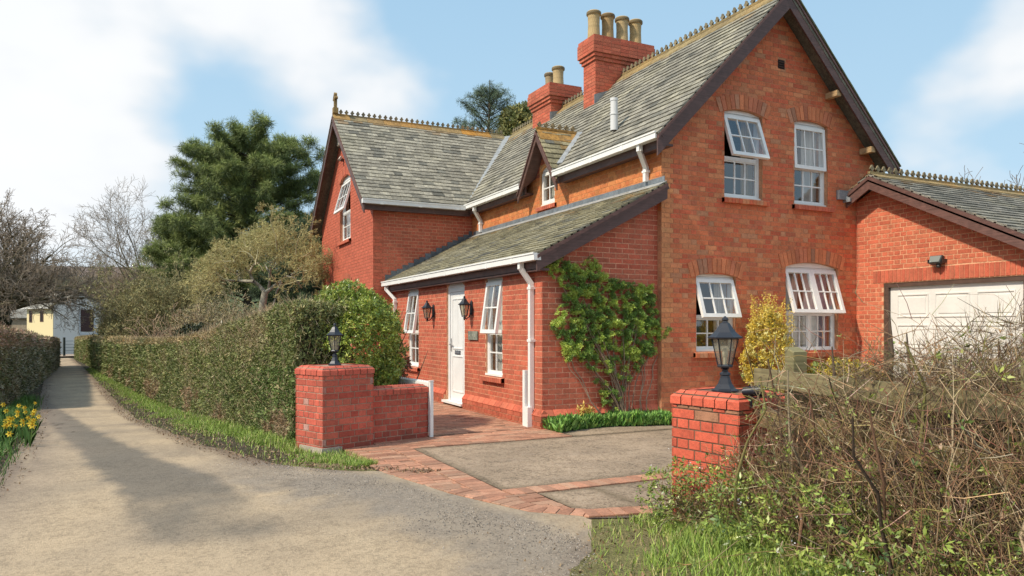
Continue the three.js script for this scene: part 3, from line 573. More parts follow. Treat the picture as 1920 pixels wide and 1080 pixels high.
barge(house, fPb, [4.70, 2.43], [6.90, 3.585], 0.20);
const fDb = frame([6.63, 0, 0], [0, 0, 1], [0, 1, 0]);
barge(house, fDb, [DZ + dHalf + 0.02, dEave - 0.05], [DZ, DA - 0.03], 0.11, 0, 0.028, [0.15, 0.075, 0.055]); barge(house, fDb, [DZ - dHalf - 0.02, dEave - 0.05], [DZ, DA - 0.03], 0.11, 0, 0.028, [0.15, 0.075, 0.055]);
const fQb = frame([10.86, 0, 0], [0, 0, 1], [0, 1, 0]);
barge(garage, fQb, [gE, GR - KG * (gE - GZ) - 0.03], [GZ, GR - 0.03], 0.185, 0, 0.03, [0.19, 0.095, 0.078]); barge(garage, fQb, [-8.98, GR - 0.28], [GZ, GR - 0.03], 0.185, 0, 0.03, [0.19, 0.095, 0.078]);
for (const [x, y] of [[10.33, 5.38], [11.17, 4.52]]) new B().box(x + 0.05, y, -8.86, 0.10, 0.095, 0.24, [0.62, 0.42, 0.22]).build('purlin_end', M.wood, house);
{ const b = new B(); b.bar(-16.05, -13.15, 4.08, 4.24, 0.16, 0.19, BROWN, fM); b.build('fascia', M.brown, house); new B().bar(-11.85, -8.72, 4.08, 4.24, 0.16, 0.19, BROWN, fM).build('fascia', M.brown, house);
  new B().bar(-16.05, -13.15, 4.10, 4.13, 0, 0.159, BROWN, fM).bar(-11.85, -8.72, 4.10, 4.13, 0, 0.159, BROWN, fM).build('soffit', M.brown, house);
  new B().bar(4.20, 6.75, 4.05, 4.19, 0.20, 0.23, BROWN, fW1).bar(4.2, 6.75, 4.07, 4.10, 0, 0.199, BROWN, fW1).build('fascia', M.brown, house);
  new B().bar(ZW, -8.9, 2.24, 2.42, 0.11, 0.14, BROWN, fP1).bar(ZW, -8.9, 2.22, 2.25, 0, 0.14, BROWN, fP1).build('fascia', M.brown, house); }
function gutter(owner, f, s0, s1, t, h, endA = true, endB = true) { // square section with a lip, open on top
  const b = new B(), w = 0.11, d = 0.10;
  b.bar(s0, s1, t - d, t - d + 0.008, h, h + w, WHITE, f).bar(s0, s1, t - d + 0.008, t, h + w - 0.008, h + w, WHITE, f).bar(s0, s1, t - d + 0.008, t, h, h + 0.008, WHITE, f).bar(s0, s1, t - 0.018, t + 0.004, h + w, h + w + 0.012, WHITE, f);
  if (endA) b.bar(s0, s0 + 0.01, t - d + 0.009, t - 0.002, h + 0.009, h + w - 0.009, WHITE, f); if (endB) b.bar(s1 - 0.01, s1, t - d + 0.009, t - 0.002, h + 0.009, h + w - 0.009, WHITE, f);
  const g = b.build('gutter', M.white, owner);
  for (let s = s0 + 0.4; s < s1 - 0.1; s += 0.9) new B().bar(s, s + 0.07, t - d - 0.007, t - 0.03, h + w - 0.07, h + w + 0.006, WHITE, f).build('bracket', M.white, g);
  return g;
}
gutter(house, fM, -11.84, -8.74, 4.30, 0.20); gutter(house, fM, -16.10, -13.20, 4.30, 0.20, false); gutter(house, fW1, 4.14, 6.58, 4.27, 0.24); gutter(house, fP1, -16.30, -8.86, 2.455, 0.15);
function downpipe(owner, f, s, tTop, tBot, hTop, off) { // square pipe with a swan neck
  const b = new B(), w = 0.068, c = WHITE, h = 0.045;
  const pts = [[s + off, tTop, hTop], [s + off, tTop - 0.12, hTop], [s, tTop - 0.34, h], [s, tBot, h]];
  for (let k = 0; k < 3; k++) { const a = f.P(...pts[k]), e = f.P(...pts[k + 1]); const u = norm3(add3(e, a, -1)), d = norm3(cross(u, Math.abs(u[1]) > 0.98 ? f.n : [0, 1, 0])), fr = frame(a, d, u), l = Math.hypot(...add3(e, a, -1)); b.box(0, l / 2, 0, w - k * 0.001, l + 0.03, w - k * 0.0013, c, fr); }
  const m = b.build('downpipe', M.white, owner), len = tTop - 0.34 - tBot;
  for (let k = 0; k < Math.max(1, Math.floor(len / 0.75)); k++) new B().bar(s - 0.05, s + 0.06, tTop - 0.42 - k * 0.75, tTop - 0.385 - k * 0.75, 0, 0.085, c, f).build('clip', M.white, m);
  return m;
}
downpipe(house, fP1, -9.36, 2.40, 0.10, 0.20, -0.02);
{ const b = new B(); b.bar(-9.43, -9.30, -0.02, 0.30, 0.055, 0.13, WHITE, fP1); b.build('shoe', M.white, house); new B().bar(-9.50, -9.435, 0.02, 0.82, 0.03, 0.11, WHITE, fP1).build('waste_pipe', M.white, house); }
downpipe(house, fP1, -15.95, 2.40, -0.1, 0.20, -0.15);
downpipe(house, fM, -9.33, 4.24, 3.70, 0.25, 0.12); downpipe(house, fM, -15.72, 4.24, 3.66, 0.25, 0.12);
// lead flashings and valleys
{ const L = [0.24, 0.27, 0.30], b = new B(); b.bar(-16.2, ZG + 0.10, 3.545, 3.70, 0.0125, 0.022, L, fM); b.build('flashing', M.lead, house);
  const c = new B(); c.prism([[ZW, SLP - 0.17], [-8.86, SLP - 0.17], [-8.86, SLP + 0.01], [ZW, SLP + 0.01]], fPR, 0.018, 0.026, [0.50, 0.51, 0.50]); c.build('flashing', M.lead, house);
  for (let k = 0; k < 16; k++) { const x = 4.74 + k * 0.137, y = 2.475 + 0.527 * (x - 4.72); new B().bar(x, x + 0.134, y - 0.02, y + 0.14 + (k % 2) * 0.02, 0.0135, 0.03 + (k % 3) * 0.004, L.map((v) => v * (0.6 + 0.3 * ((k * 7) % 5) / 5)), fW1).build('step_flashing', M.lead, house); }
  const v = new B(), A = fWF.P(6.58, -0.05, 0), Z = [9.15, 6.88, -19.08], d = norm3(add3(Z, A, -1)), up = norm3([-0.5, 1, 0.45]), sd = norm3(cross(d, up)), fv = frame(A, d, sd), l = Math.hypot(...add3(Z, A, -1)), sg = fv.n[1] > 0 ? 1 : -1;
  v.bar(0, l, -0.09, 0.09, sg * 0.0 - 0.01, sg * 0.035, [0.42, 0.44, 0.45], fv); v.build('valley', M.lead, house);
  for (const s of [1, -1]) { const a = [6.78, 4.44, DZ + s * 0.62], z = [7.58, 5.24, DZ + s * 0.03], dd = norm3(add3(z, a, -1)), f2 = frame(a, dd, norm3(cross(dd, norm3([-0.6, 0.8, s * 0.4])))), k = f2.n[1] > 0 ? 1 : -1; new B().bar(0, Math.hypot(...add3(z, a, -1)), -0.055, 0.055, -0.02, 0.045 * k, [0.40, 0.42, 0.44], f2).build('valley', M.lead, house); }
}
// crested ridge tiles
function ridgeTiles(owner, a, b, slopeA, len, seed, gold, toothH = 0.13) {
  const d = norm3(add3(b, a, -1)), L = Math.hypot(...add3(b, a, -1)), n = Math.round(L / len), f = frame(a, d, [0, 1, 0]), r = rng(seed), w = 0.17;
  for (let k = 0; k < n; k++) {
    const s0 = L * k / n + 0.003, s1 = L * (k + 1) / n - 0.003, bb = new B(); bb.ou = r() * 5; bb.ov = r() * 5;
    const c = mix3([0.33, 0.26, 0.13], mix3([0.58, 0.27, 0.04], [0.30, 0.24, 0.14], r()), gold * (0.5 + 0.6 * r())), g = mix3([0.30, 0.25, 0.16], [0.22, 0.20, 0.15], r());
    for (const q of [1, -1]) bb.poly([f.P(s0, 0.035, 0), f.P(s1, 0.035, 0), f.P(s1, 0.035 - slopeA * w, q * w), f.P(s0, 0.035 - slopeA * w, q * w)], c), bb.poly([f.P(s0, 0.035 - slopeA * w, q * w), f.P(s1, 0.035 - slopeA * w, q * w), f.P(s1, 0.01 - slopeA * w, q * w), f.P(s0, 0.01 - slopeA * w, q * w)], c);
    bb.bar(s0, s1, 0.02, 0.062, -0.022, 0.022, c, f);
    for (let t = 0; t < 3; t++) { const m = s0 + (s1 - s0) * (t + 0.5) / 3, q = toothH / 0.13, P = [[-0.026, 0.06], [0.026, 0.06], [0.018, 0.085], [0.048, 0.105], [0.05, 0.125], [0.026, 0.14], [0.02, 0.165], [0, 0.18], [-0.02, 0.165], [-0.026, 0.14], [-0.05, 0.125], [-0.048, 0.105], [-0.018, 0.085]].map(([x, y]) => [m + x, 0.06 + (y - 0.06) * q]); bb.prism(P, f, -0.014, 0.014, mix3(c, g, 0.75)); }
    bb.build('ridge_tile', M.tile, owner);
  }
}
ridgeTiles(house, [9.22, RIDGE, -8.72], [9.22, RIDGE, -18.9], 1.0, 0.45, 3, 0.35);
ridgeTiles(house, [4.16, RIDGE, -19.14], [9.05, RIDGE, -19.14], 0.86, 0.45, 4, 1.0);
ridgeTiles(house, [DX, DA, DZ], [7.5, DA, DZ], 1.35, 0.42, 5, 1.0, 0.12);
ridgeTiles(garage, [GX, GR, GZ], [18.5, GR, GZ], 0.51, 0.45, 6, 0.45);
{ const b = new B(), f = frame([4.24, RIDGE, -19.14], [0, 0, 1], [0, 1, 0]), c = [0.36, 0.24, 0.10]; // gable cross finial
  b.box(0, 0.13, 0, 0.13, 0.14, 0.13, c, f).box(0, 0.36, 0, 0.075, 0.36, 0.075, c, f);
  b.prism([[-0.15, 0.43], [-0.11, 0.40], [-0.05, 0.43], [0.05, 0.43], [0.11, 0.40], [0.15, 0.43], [0.11, 0.48], [0.05, 0.47], [0.045, 0.56], [0, 0.60], [-0.045, 0.56], [-0.05, 0.47], [-0.11, 0.48]], f, -0.036, 0.036, c); b.build('cross_finial', M.tile, house); }

// chimneys
function chimney(x0, x1, z0, z1, yBase, yCap, yTop, corbel, seed) { // plan of the shaft, with a corbelled head
  const c = new B(), C = [0.50, 0.20, 0.12]; c.box((x0 + x1) / 2, (yBase + yCap) / 2, (z0 + z1) / 2, x1 - x0, yCap - yBase, z1 - z0, C);
  const n = Math.round((yTop - yCap) / 0.076);
  const outs = []; for (let k = 0; k < n; k++) outs.push(k < 3 ? corbel * (k + 1) / 3 : k === n - 1 ? corbel * 0.85 : corbel);
  outs.forEach((e, k) => c.box((x0 + x1) / 2, yCap + (k + 0.5) * (yTop - yCap) / n, (z0 + z1) / 2, x1 - x0 + 2 * e, (yTop - yCap) / n - 0.001, z1 - z0 + 2 * e, C));
  const m = c.build('chimney', M.mortar, house), L = [], r = rng(seed);
  const face = (e, y0, y1) => { const A = frame([0, 0, z1 + e], [1, 0, 0], [0, 1, 0]), D = frame([x0 - e, 0, 0], [0, 0, 1], [0, 1, 0]); for (const q of [...courses(A, [[x0 - e, y0], [x1 + e, y0], [x1 + e, y1], [x0 - e, y1]], { r, tint: newTint, bond: 'stretcher', sOff: 0 }), ...courses(D, [[z0 - e, y0], [z1 + e, y0], [z1 + e, y1], [z0 - e, y1]], { r, tint: newTint, bond: 'stretcher' })]) L.push(q); };
  face(0, yBase, yCap); outs.forEach((e, k) => face(e, yCap + k * (yTop - yCap) / n + 0.004, yCap + (k + 1) * (yTop - yCap) / n - 0.003));
  for (const q of L) { q.owner = m; houseBricks.push(q); }
  const fl = new B(); fl.prism([[x0 - 0.04, x0 - 2.32], [x1, x1 - 2.32], [x1, x1 - 2.10], [x0 - 0.04, x0 - 2.12]].map(([x, y]) => [x, Math.min(y, 6.95)]), frame([0, 0, z1], [1, 0, 0], [0, 1, 0]), 0.012, 0.024, [0.30, 0.32, 0.34]); fl.build('flashing', M.lead, m);
  new B().box((x0 + x1) / 2, yTop + 0.02, (z0 + z1) / 2, x1 - x0 - 0.1, 0.05, z1 - z0 - 0.1, [0.36, 0.33, 0.28]).build('mortar_cap', M.stone, m);
  return m;
}
function pot(m, x, y, z, h, r, c) { const b = new B(); b.lathe([[r * 1.05, 0], [r * 1.0, 0.08], [r * 0.93, h * 0.55], [r * 0.98, h - 0.12], [r * 1.0, h - 0.085], [r * 1.16, h - 0.075], [r * 1.18, h - 0.02], [r * 1.08, h], [r * 0.85, h], [r * 0.82, h - 0.3]], 20, [x, y, z], c, false); const p = b.build('chimney_pot', M.clay, m); new B().lathe([[r * 1.19, h - 0.07], [r * 1.21, h - 0.045], [r * 1.19, h - 0.018]], 20, [x, y, z], c.map((v) => v * 0.42), false).build('rim', M.clay, m); return p; }
const ch1 = chimney(8.55, 9.95, -13.94, -13.46, 5.9, 7.18, 7.70, 0.10, 61);
[[8.66, [0.62, 0.45, 0.22]], [9.02, [0.50, 0.33, 0.15]], [9.40, [0.60, 0.44, 0.22]], [9.76, [0.60, 0.43, 0.20]]].forEach(([x, c], k) => pot(ch1, x, 7.72, -13.70, 0.60, 0.135, c));
const ch2 = chimney(8.90, 9.65, -17.04, -16.06, 5.9, 7.02, 7.50, 0.10, 62);
pot(ch2, 9.27, 7.52, -16.35, 0.52, 0.14, [0.60, 0.44, 0.22]); pot(ch2, 9.27, 7.52, -16.80, 0.50, 0.12, [0.44, 0.33, 0.19]);
{ const b = new B(); b.lathe([[0.065, 0], [0.065, 0.26], [0.075, 0.265], [0.075, 0.29], [0.062, 0.295], [0.062, 0.50], [0.07, 0.505], [0.07, 0.55], [0.0, 0.56]], 18, [7.09, 4.80, -10.57], [0.72, 0.72, 0.72], false); b.build('flue_pipe', M.white, house); }

// windows
function windowIn(owner, f, q, o = {}) { // outer frame with arched head, upper top-hung sash, lower fixed light
  const [s0, s1, t0, t1, rise = 0] = q, { split = 0.52, cols = 3, rows = 2, open = 0, mull = 0, rec = 0.07, curtain = [], lower = true, fw = 0.055, r = rng(3) } = o;
  const y1 = t1 - rise, tm = t0 + (y1 - t0) * split, C = WHITE, b = new B();
  const h1 = -rec, h0 = -rec - 0.07;
  b.bar(s0 + 0.003, s0 + fw, t0 + 0.003, y1 - 0.003, h0, h1, C, f).bar(s1 - fw, s1 - 0.003, t0 + 0.003, y1 - 0.003, h0, h1, C, f).bar(s0 + fw, s1 - fw, t0 + 0.003, t0 + fw, h0 + 0.002, h1 - 0.002, C, f).bar(s0 + fw, s1 - fw, y1 - 0.045, y1 - 0.003, h0 + 0.002, h1 - 0.002, C, f);
  if (lower) b.bar(s0 + fw, s1 - fw, tm - 0.03, tm + 0.03, h0 + 0.002, h1 - 0.002, C, f);
  b.bar(s0 - 0.01, s1 + 0.01, t0 - 0.002, t0 + 0.028, h1, h1 + 0.04, C, f);
  if (rise) { const P = [[s0 + 0.003, y1], [s1 - 0.003, y1]]; for (let k = 1; k < 10; k++) { const x = s1 - 0.003 + (s0 - s1 + 0.006) * k / 10, u = (x - (s0 + s1) / 2) / ((s1 - s0) / 2); P.push([x, t1 - 0.004 - rise * u * u * 0.97]); } b.prism(P, f, h0, h1 + 0.012, C); }
  if (mull) b.bar(mull - 0.03, mull + 0.03, t0 + fw, tm - 0.03, h0 + 0.004, h1 - 0.004, C, f);
  const win = b.build('window', M.white, owner);
  const light = (g, a0, a1, c0, c1, sash, nm) => { // glazed panel in frame g
    const bb = new B(), sw = sash ? 0.06 : 0.022, hs = sash ? 0.05 : 0.02;
    bb.bar(a0, a0 + sw, c0, c1, -hs, 0, C, g).bar(a1 - sw, a1, c0, c1, -hs, 0, C, g).bar(a0 + sw, a1 - sw, c0, c0 + sw, -hs, 0, C, g).bar(a0 + sw, a1 - sw, c1 - sw, c1, -hs, 0, C, g); bb.build(nm, M.white, win);
    const gl = new B(), i0 = a0 + sw, i1 = a1 - sw, j0 = c0 + sw, j1 = c1 - sw;
    for (let k = 1; k < o2.c; k++) { const x = i0 + (i1 - i0) * k / o2.c; gl.bar(x - 0.010, x + 0.010, j0, j1, -hs / 2 - 0.013, -hs / 2 + 0.013, C, g); }
    for (let k = 1; k < rows; k++) { const y = j0 + (j1 - j0) * k / rows; gl.bar(i0, i1, y - 0.010, y + 0.010, -hs / 2 - 0.0118, -hs / 2 + 0.0118, C, g); }
    gl.build('glazing_bars', M.white, win);
    for (let a = 0; a < o2.c; a++) for (let k = 0; k < rows; k++) { const x0 = i0 + (i1 - i0) * a / o2.c + 0.009, x1 = i0 + (i1 - i0) * (a + 1) / o2.c - 0.009, y0 = j0 + (j1 - j0) * k / rows + 0.009, yy = j0 + (j1 - j0) * (k + 1) / rows - 0.009; new B().poly([g.P(x0, y0, -hs / 2), g.P(x1, y0, -hs / 2), g.P(x1, yy, -hs / 2), g.P(x0, yy, -hs / 2)], [1, 1, 1]).build('pane', M.glass, win); }
  };
  const o2 = { c: cols };
  const halves = mull ? [[s0 + fw, mull - 0.03], [mull + 0.03, s1 - fw]] : [[s0 + fw, s1 - fw]];
  const fix = frame(f.P(0, 0, h1 - 0.012), f.d, f.u);
  if (lower) for (const [a, c] of halves) light(fix, a, c, t0 + fw, tm - 0.03, false, 'bead');
  // the sash, swung out at the bottom about its top edge
  const top = y1 - 0.035, hinge = f.P(0, top, h1 + 0.03), ca = Math.cos(open), sa = Math.sin(open);
  const sf = frame(hinge, f.d, [f.u[0] * ca - f.n[0] * sa, f.u[1] * ca - f.n[1] * sa, f.u[2] * ca - f.n[2] * sa]);
  const sb = lower ? tm - 0.035 : t0 + fw - 0.02, ht = top - sb;
  if (mull) { light(sf, s0 + 0.02, mull - 0.002, -ht, 0, true, 'sash'); light(sf, mull + 0.002, s1 - 0.02, -ht, 0, true, 'sash'); }
  else light(sf, s0 + 0.02, s1 - 0.02, -ht, 0, true, 'sash');
  for (const [a, c, col, y0 = 0] of curtain) { const cb = new B(), N = 24; let pv = null; for (let k = 0; k <= N; k++) { const x = mix(s0, s1, mix(a, c, k / N)), hh = -rec - 0.17 - 0.025 * Math.sin(k * 1.25 + a * 9) - 0.01 * Math.sin(k * 3.1), e = [f.P(x, t0 + 0.01 + y0, hh), f.P(x, y1 - 0.01, hh)]; if (pv) { const n = norm3(cross(add3(e[0], pv[0], -1), f.u)); cb.poly([pv[0], e[0], e[1], pv[1]], col, n); } pv = e; } cb.build('curtain', M.cloth, win); }
  return win;
}
const CUR = [0.62, 0.60, 0.55], NET = [0.70, 0.70, 0.70], GOLD = [0.50, 0.36, 0.20];
windowIn(house, fG, gW[0], { split: 0.47, open: 0.33, curtain: [[0.72, 0.98, GOLD]] });
windowIn(house, fG, gW[1], { split: 0.47, open: 0.05, curtain: [[0.50, 0.98, CUR]] });
windowIn(house, fG, gW[2], { split: 0.46, open: 0.32, curtain: [[0.70, 0.98, CUR]] });
windowIn(house, fG, gW[3], { split: 0.46, open: 0.30, mull: 10.042, curtain: [[0.02, 0.40, [0.50, 0.47, 0.43]], [0.52, 0.78, NET], [0.80, 0.98, [0.42, 0.38, 0.46]]] });
windowIn(house, fM, dW[0], { split: 0.0, lower: false, cols: 2, open: 0, rise: 0.1, curtain: [[0.02, 0.98, [0.42, 0.42, 0.36]]] });
windowIn(house, fP1, pW[0], { rec: 0.025, split: 0.46, cols: 2, open: 0.14, fw: 0.06, curtain: [[0.02, 0.98, [0.50, 0.50, 0.46]]] });
windowIn(house, fP1, pW[1], { rec: 0.025, split: 0.46, cols: 2, open: 0.14, fw: 0.06, curtain: [[0.02, 0.98, [0.40, 0.38, 0.33]]] });
windowIn(house, fW2, wW[0], { split: 0.48, cols: 3, open: 0.28, curtain: [[0.55, 0.98, NET]] });
windowIn(house, fW2, wW[1], { split: 0.48, cols: 3, open: 0.1, curtain: [[0.1, 0.95, NET]] });
function sill(owner, f, s0, s1, t, tint, proud = 0.07) { // bricks on edge, sloping, each its own piece
  const b = new B(); b.bar(s0 + 0.003, s1 - 0.003, t - 0.085, t - 0.012, -0.06, proud - 0.012, MORT, f); const m = b.build('window_sill', M.mortar, owner), n = Math.round((s1 - s0) / 0.075);
  for (let k = 0; k < n; k++) { const a = s0 + (s1 - s0) * k / n + 0.003, c = s0 + (s1 - s0) * (k + 1) / n - 0.003, bb = new B(), P = (s, tt, h) => f.P(s, tt, h), col = tint(br, 8.5, 2), q = 0.02; bb.poly([P(a, t - 0.09, proud), P(c, t - 0.09, proud), P(c, t - q, proud), P(a, t - q, proud)], col).poly([P(a, t - q, proud), P(c, t - q, proud), P(c, t + 0.004, -0.07), P(a, t + 0.004, -0.07)], col).poly([P(a, t - 0.09, -0.05), P(c, t - 0.09, -0.05), P(c, t - 0.09, proud), P(a, t - 0.09, proud)], col).poly([P(a, t - 0.09, -0.05), P(a, t - 0.09, proud), P(a, t - q, proud), P(a, t + 0.004, -0.07)], col).poly([P(c, t - 0.09, proud), P(c, t - 0.09, -0.05), P(c, t + 0.004, -0.07), P(c, t - q, proud)], col); bb.build('brick', M.brick, m); }
}
sill(house, fG, 8.06, 9.02, 3.495, oldTint); sill(house, fG, 9.57, 10.50, 3.495, newTint); sill(house, fG, 7.49, 8.42, 1.055, oldTint); sill(house, fG, 9.36, 10.74, 1.025, oldTint);
sill(house, fM, -12.98, -12.2, 3.815, newTint, 0.05); sill(house, fP1, -11.16, -10.33, 0.655, newTint); sill(house, fP1, -15.24, -14.36, 0.615, newTint); sill(house, fW2, -19.72, -18.38, 3.675, newTint);
{ // front door
  const [s0, s1, t0, t1, rise] = pD, f = fP1, C = [0.84, 0.84, 0.83], b = new B(), y1 = t1 - rise, h1 = -0.03, h0 = -0.11;
  b.bar(s0 + 0.003, s0 + 0.075, t0, y1, h0, h1, C, f).bar(s1 - 0.075, s1 - 0.003, t0, y1, h0, h1, C, f).bar(s0 + 0.075, s1 - 0.075, y1 - 0.08, y1, h0 + 0.002, h1 - 0.002, C, f);
  const P = [[s0 + 0.003, y1 + 0.001], [s1 - 0.003, y1 + 0.001]]; for (let k = 1; k < 12; k++) { const x = s1 - 0.003 + (s0 - s1 + 0.006) * k / 12, u = (x - (s0 + s1) / 2) / ((s1 - s0) / 2); P.push([x, t1 - 0.004 - rise * u * u * 0.97]); } b.prism(P, f, h0, h1 + 0.01, C);
  b.bar(s0 - 0.04, s1 + 0.03, t0 - 0.005, t0 + 0.035, h0, 0.09, C, f);
  const door = b.build('door', M.white, house), i0 = s0 + 0.08, i1 = s1 - 0.08, l = new B(), hd = -0.05;
  l.bar(i0, i1, t0 + 0.04, y1 - 0.085, hd - 0.045, hd, C, f); l.build('door_leaf', M.white, door);
  const mo = new B(); for (const [a, c, y0, yy] of [[i0 + 0.10, i1 - 0.10, t0 + 0.20, t0 + 0.86], [i0 + 0.10, i1 - 0.10, t0 + 0.98, y1 - 0.20]]) mo.bar(a, c, y0, y0 + 0.022, hd, hd + 0.012, C, f).bar(a, c, yy - 0.022, yy, hd, hd + 0.012, C, f).bar(a, a + 0.022, y0 + 0.022, yy - 0.022, hd, hd + 0.012, C, f).bar(c - 0.022, c, y0 + 0.022, yy - 0.022, hd, hd + 0.012, C, f);
  mo.bar((i0 + i1) / 2 - 0.01, (i0 + i1) / 2 + 0.01, t0 + 1.002, y1 - 0.222, hd, hd + 0.008, C, f).build('moulding', M.white, door);
  new B().bar((i0 + i1) / 2 - 0.13, (i0 + i1) / 2 + 0.13, t0 + 0.885, t0 + 0.955, hd, hd + 0.012, [0.20, 0.21, 0.23], f).bar((i0 + i1) / 2 - 0.10, (i0 + i1) / 2 + 0.10, t0 + 0.90, t0 + 0.94, hd + 0.012, hd + 0.02, [0.45, 0.47, 0.52], f).build('letter_box', M.metal, door);
  new B().bar(i0 + 0.035, i0 + 0.065, t0 + 0.93, t0 + 1.17, hd, hd + 0.012, [0.55, 0.55, 0.55], f).bar(i0 + 0.04, i0 + 0.16, t0 + 1.05, t0 + 1.07, hd + 0.035, hd + 0.052, [0.55, 0.55, 0.55], f).bar(i0 + 0.041, i0 + 0.059, t0 + 1.051, t0 + 1.069, hd + 0.012, hd + 0.036, [0.55, 0.55, 0.55], f).build('handle', M.metal, door);
}
{ const b = new B(); b.bar(9.25, 9.40, 5.70, 5.85, -0.03, 0.006, [0.03, 0.02, 0.018], fG); for (let k = 0; k < 3; k++) b.bar(9.262, 9.388, 5.722 + k * 0.04, 5.737 + k * 0.04, 0.006, 0.02, [0.09, 0.05, 0.04], fG); b.build('air_brick', M.stone, house); }
// garage walls and door
const yQ = (z) => GR - KG * Math.abs(z - GZ) - 0.14, gD = [-8.373, -6.235, 0.0, 2.10];
const oQ = [[-8.99, -0.3], [-5.2, -0.3], [-5.2, yQ(-5.2)], [GZ, yQ(GZ)], [-8.99, yQ(-8.99)]];
const wallQ = wallMesh('wall', garage, fQ, oQ, [[gD[0] - 0.08, gD[1] + 0.08, -0.2, gD[3] + 0.075]], M.mortar, 0.22, [0.86, 0.48, 0.28]);
const gHole = [[gD[0] - 0.08, gD[1] + 0.08, -0.5, 2.18], [gD[0] - 0.28, gD[1] + 0.28, 2.175, 2.40]];
layWall(garageBricks, wallQ, fQ, oQ, gHole, (r) => newTint(r).map((v, i) => v * [1.06, 1.15, 1.1][i]), { t0: -0.005 - 0.3 });
for (let s = gD[0] - 0.275; s < gD[1] + 0.2; s += 0.0752) { const p = [[s, 2.185], [s + 0.066, 2.185], [s + 0.066, 2.392], [s, 2.392]]; garageBricks.push({ p, f: fQ, c: newTint(br), depth: 0.01, size: seen(p, fQ), owner: wallQ }); }
new B().box(14.8, 1.0, -5.31, 7.2, 2.4, 0.2, MORT).box(18.3, 1.6, -7.1, 0.2, 3.6, 3.3, MORT).build('wall', M.mortar, garage);
{ const f = fQ, b = new B(), C = [0.13, 0.075, 0.055];
  b.bar(gD[0] - 0.075, gD[0], 0, gD[3], -0.1, -0.01, C, f).bar(gD[1], gD[1] + 0.075, 0, gD[3], -0.1, -0.01, C, f).bar(gD[0] - 0.075, gD[1] + 0.075, gD[3] + 0.002, gD[3] + 0.073, -0.1, -0.01, C, f); b.build('door_frame', M.brown, garage);
  const d = new B(), W2 = [0.82, 0.80, 0.76]; d.bar(gD[0] + 0.005, gD[1] - 0.005, 0.01, gD[3] - 0.005, -0.09, -0.06, W2, f); const dm = d.build('garage_door', M.white, garage);
  for (let i = 0; i < 3; i++) for (let j = 0; j < 4; j++) { const a = gD[0] + 0.13 + i * 0.66, c = a + 0.56, y0 = 0.10 + j * 0.50, y1 = y0 + 0.38, p = new B(); p.bar(a, c, y0, y0 + 0.02, -0.06, -0.046, W2, f).bar(a, c, y1 - 0.02, y1, -0.06, -0.046, W2, f).bar(a, a + 0.02, y0 + 0.02, y1 - 0.02, -0.06, -0.046, W2, f).bar(c - 0.02, c, y0 + 0.02, y1 - 0.02, -0.06, -0.046, W2, f).bar(a + 0.06, c - 0.06, y0 + 0.06, y1 - 0.06, -0.06, -0.05, W2, f); p.build('door_panel', M.white, dm); }
}
{ const b = new B(); b.prism([[-9.0, 3.60], [-8.86, 3.60], [-8.86, 3.66], [-9.0, 3.74]], frame([10.80, 0, 0], [0, 0, 1], [0, 1, 0]), -0.02, 0.02, [0.35, 0.37, 0.39]); b.box(10.72, 3.72, -8.96, 0.22, 0.16, 0.06, [0.30, 0.33, 0.36]); b.build('flashing', M.lead, garage); }
// the pieces of masonry and slate that show largest stand alone
emitPieces(houseBricks, house, 'brick', 'brickwork', M.brick, house, 300, 0.003);
emitPieces(garageBricks, garage, 'brick', 'brickwork', M.brick, garage, 300, 0.003);
for (const [l, o] of [[slateList.h, house], [slateList.g, garage]]) emitPieces(l, o, 'slate', 'slating', M.slate, o, 300, 0);

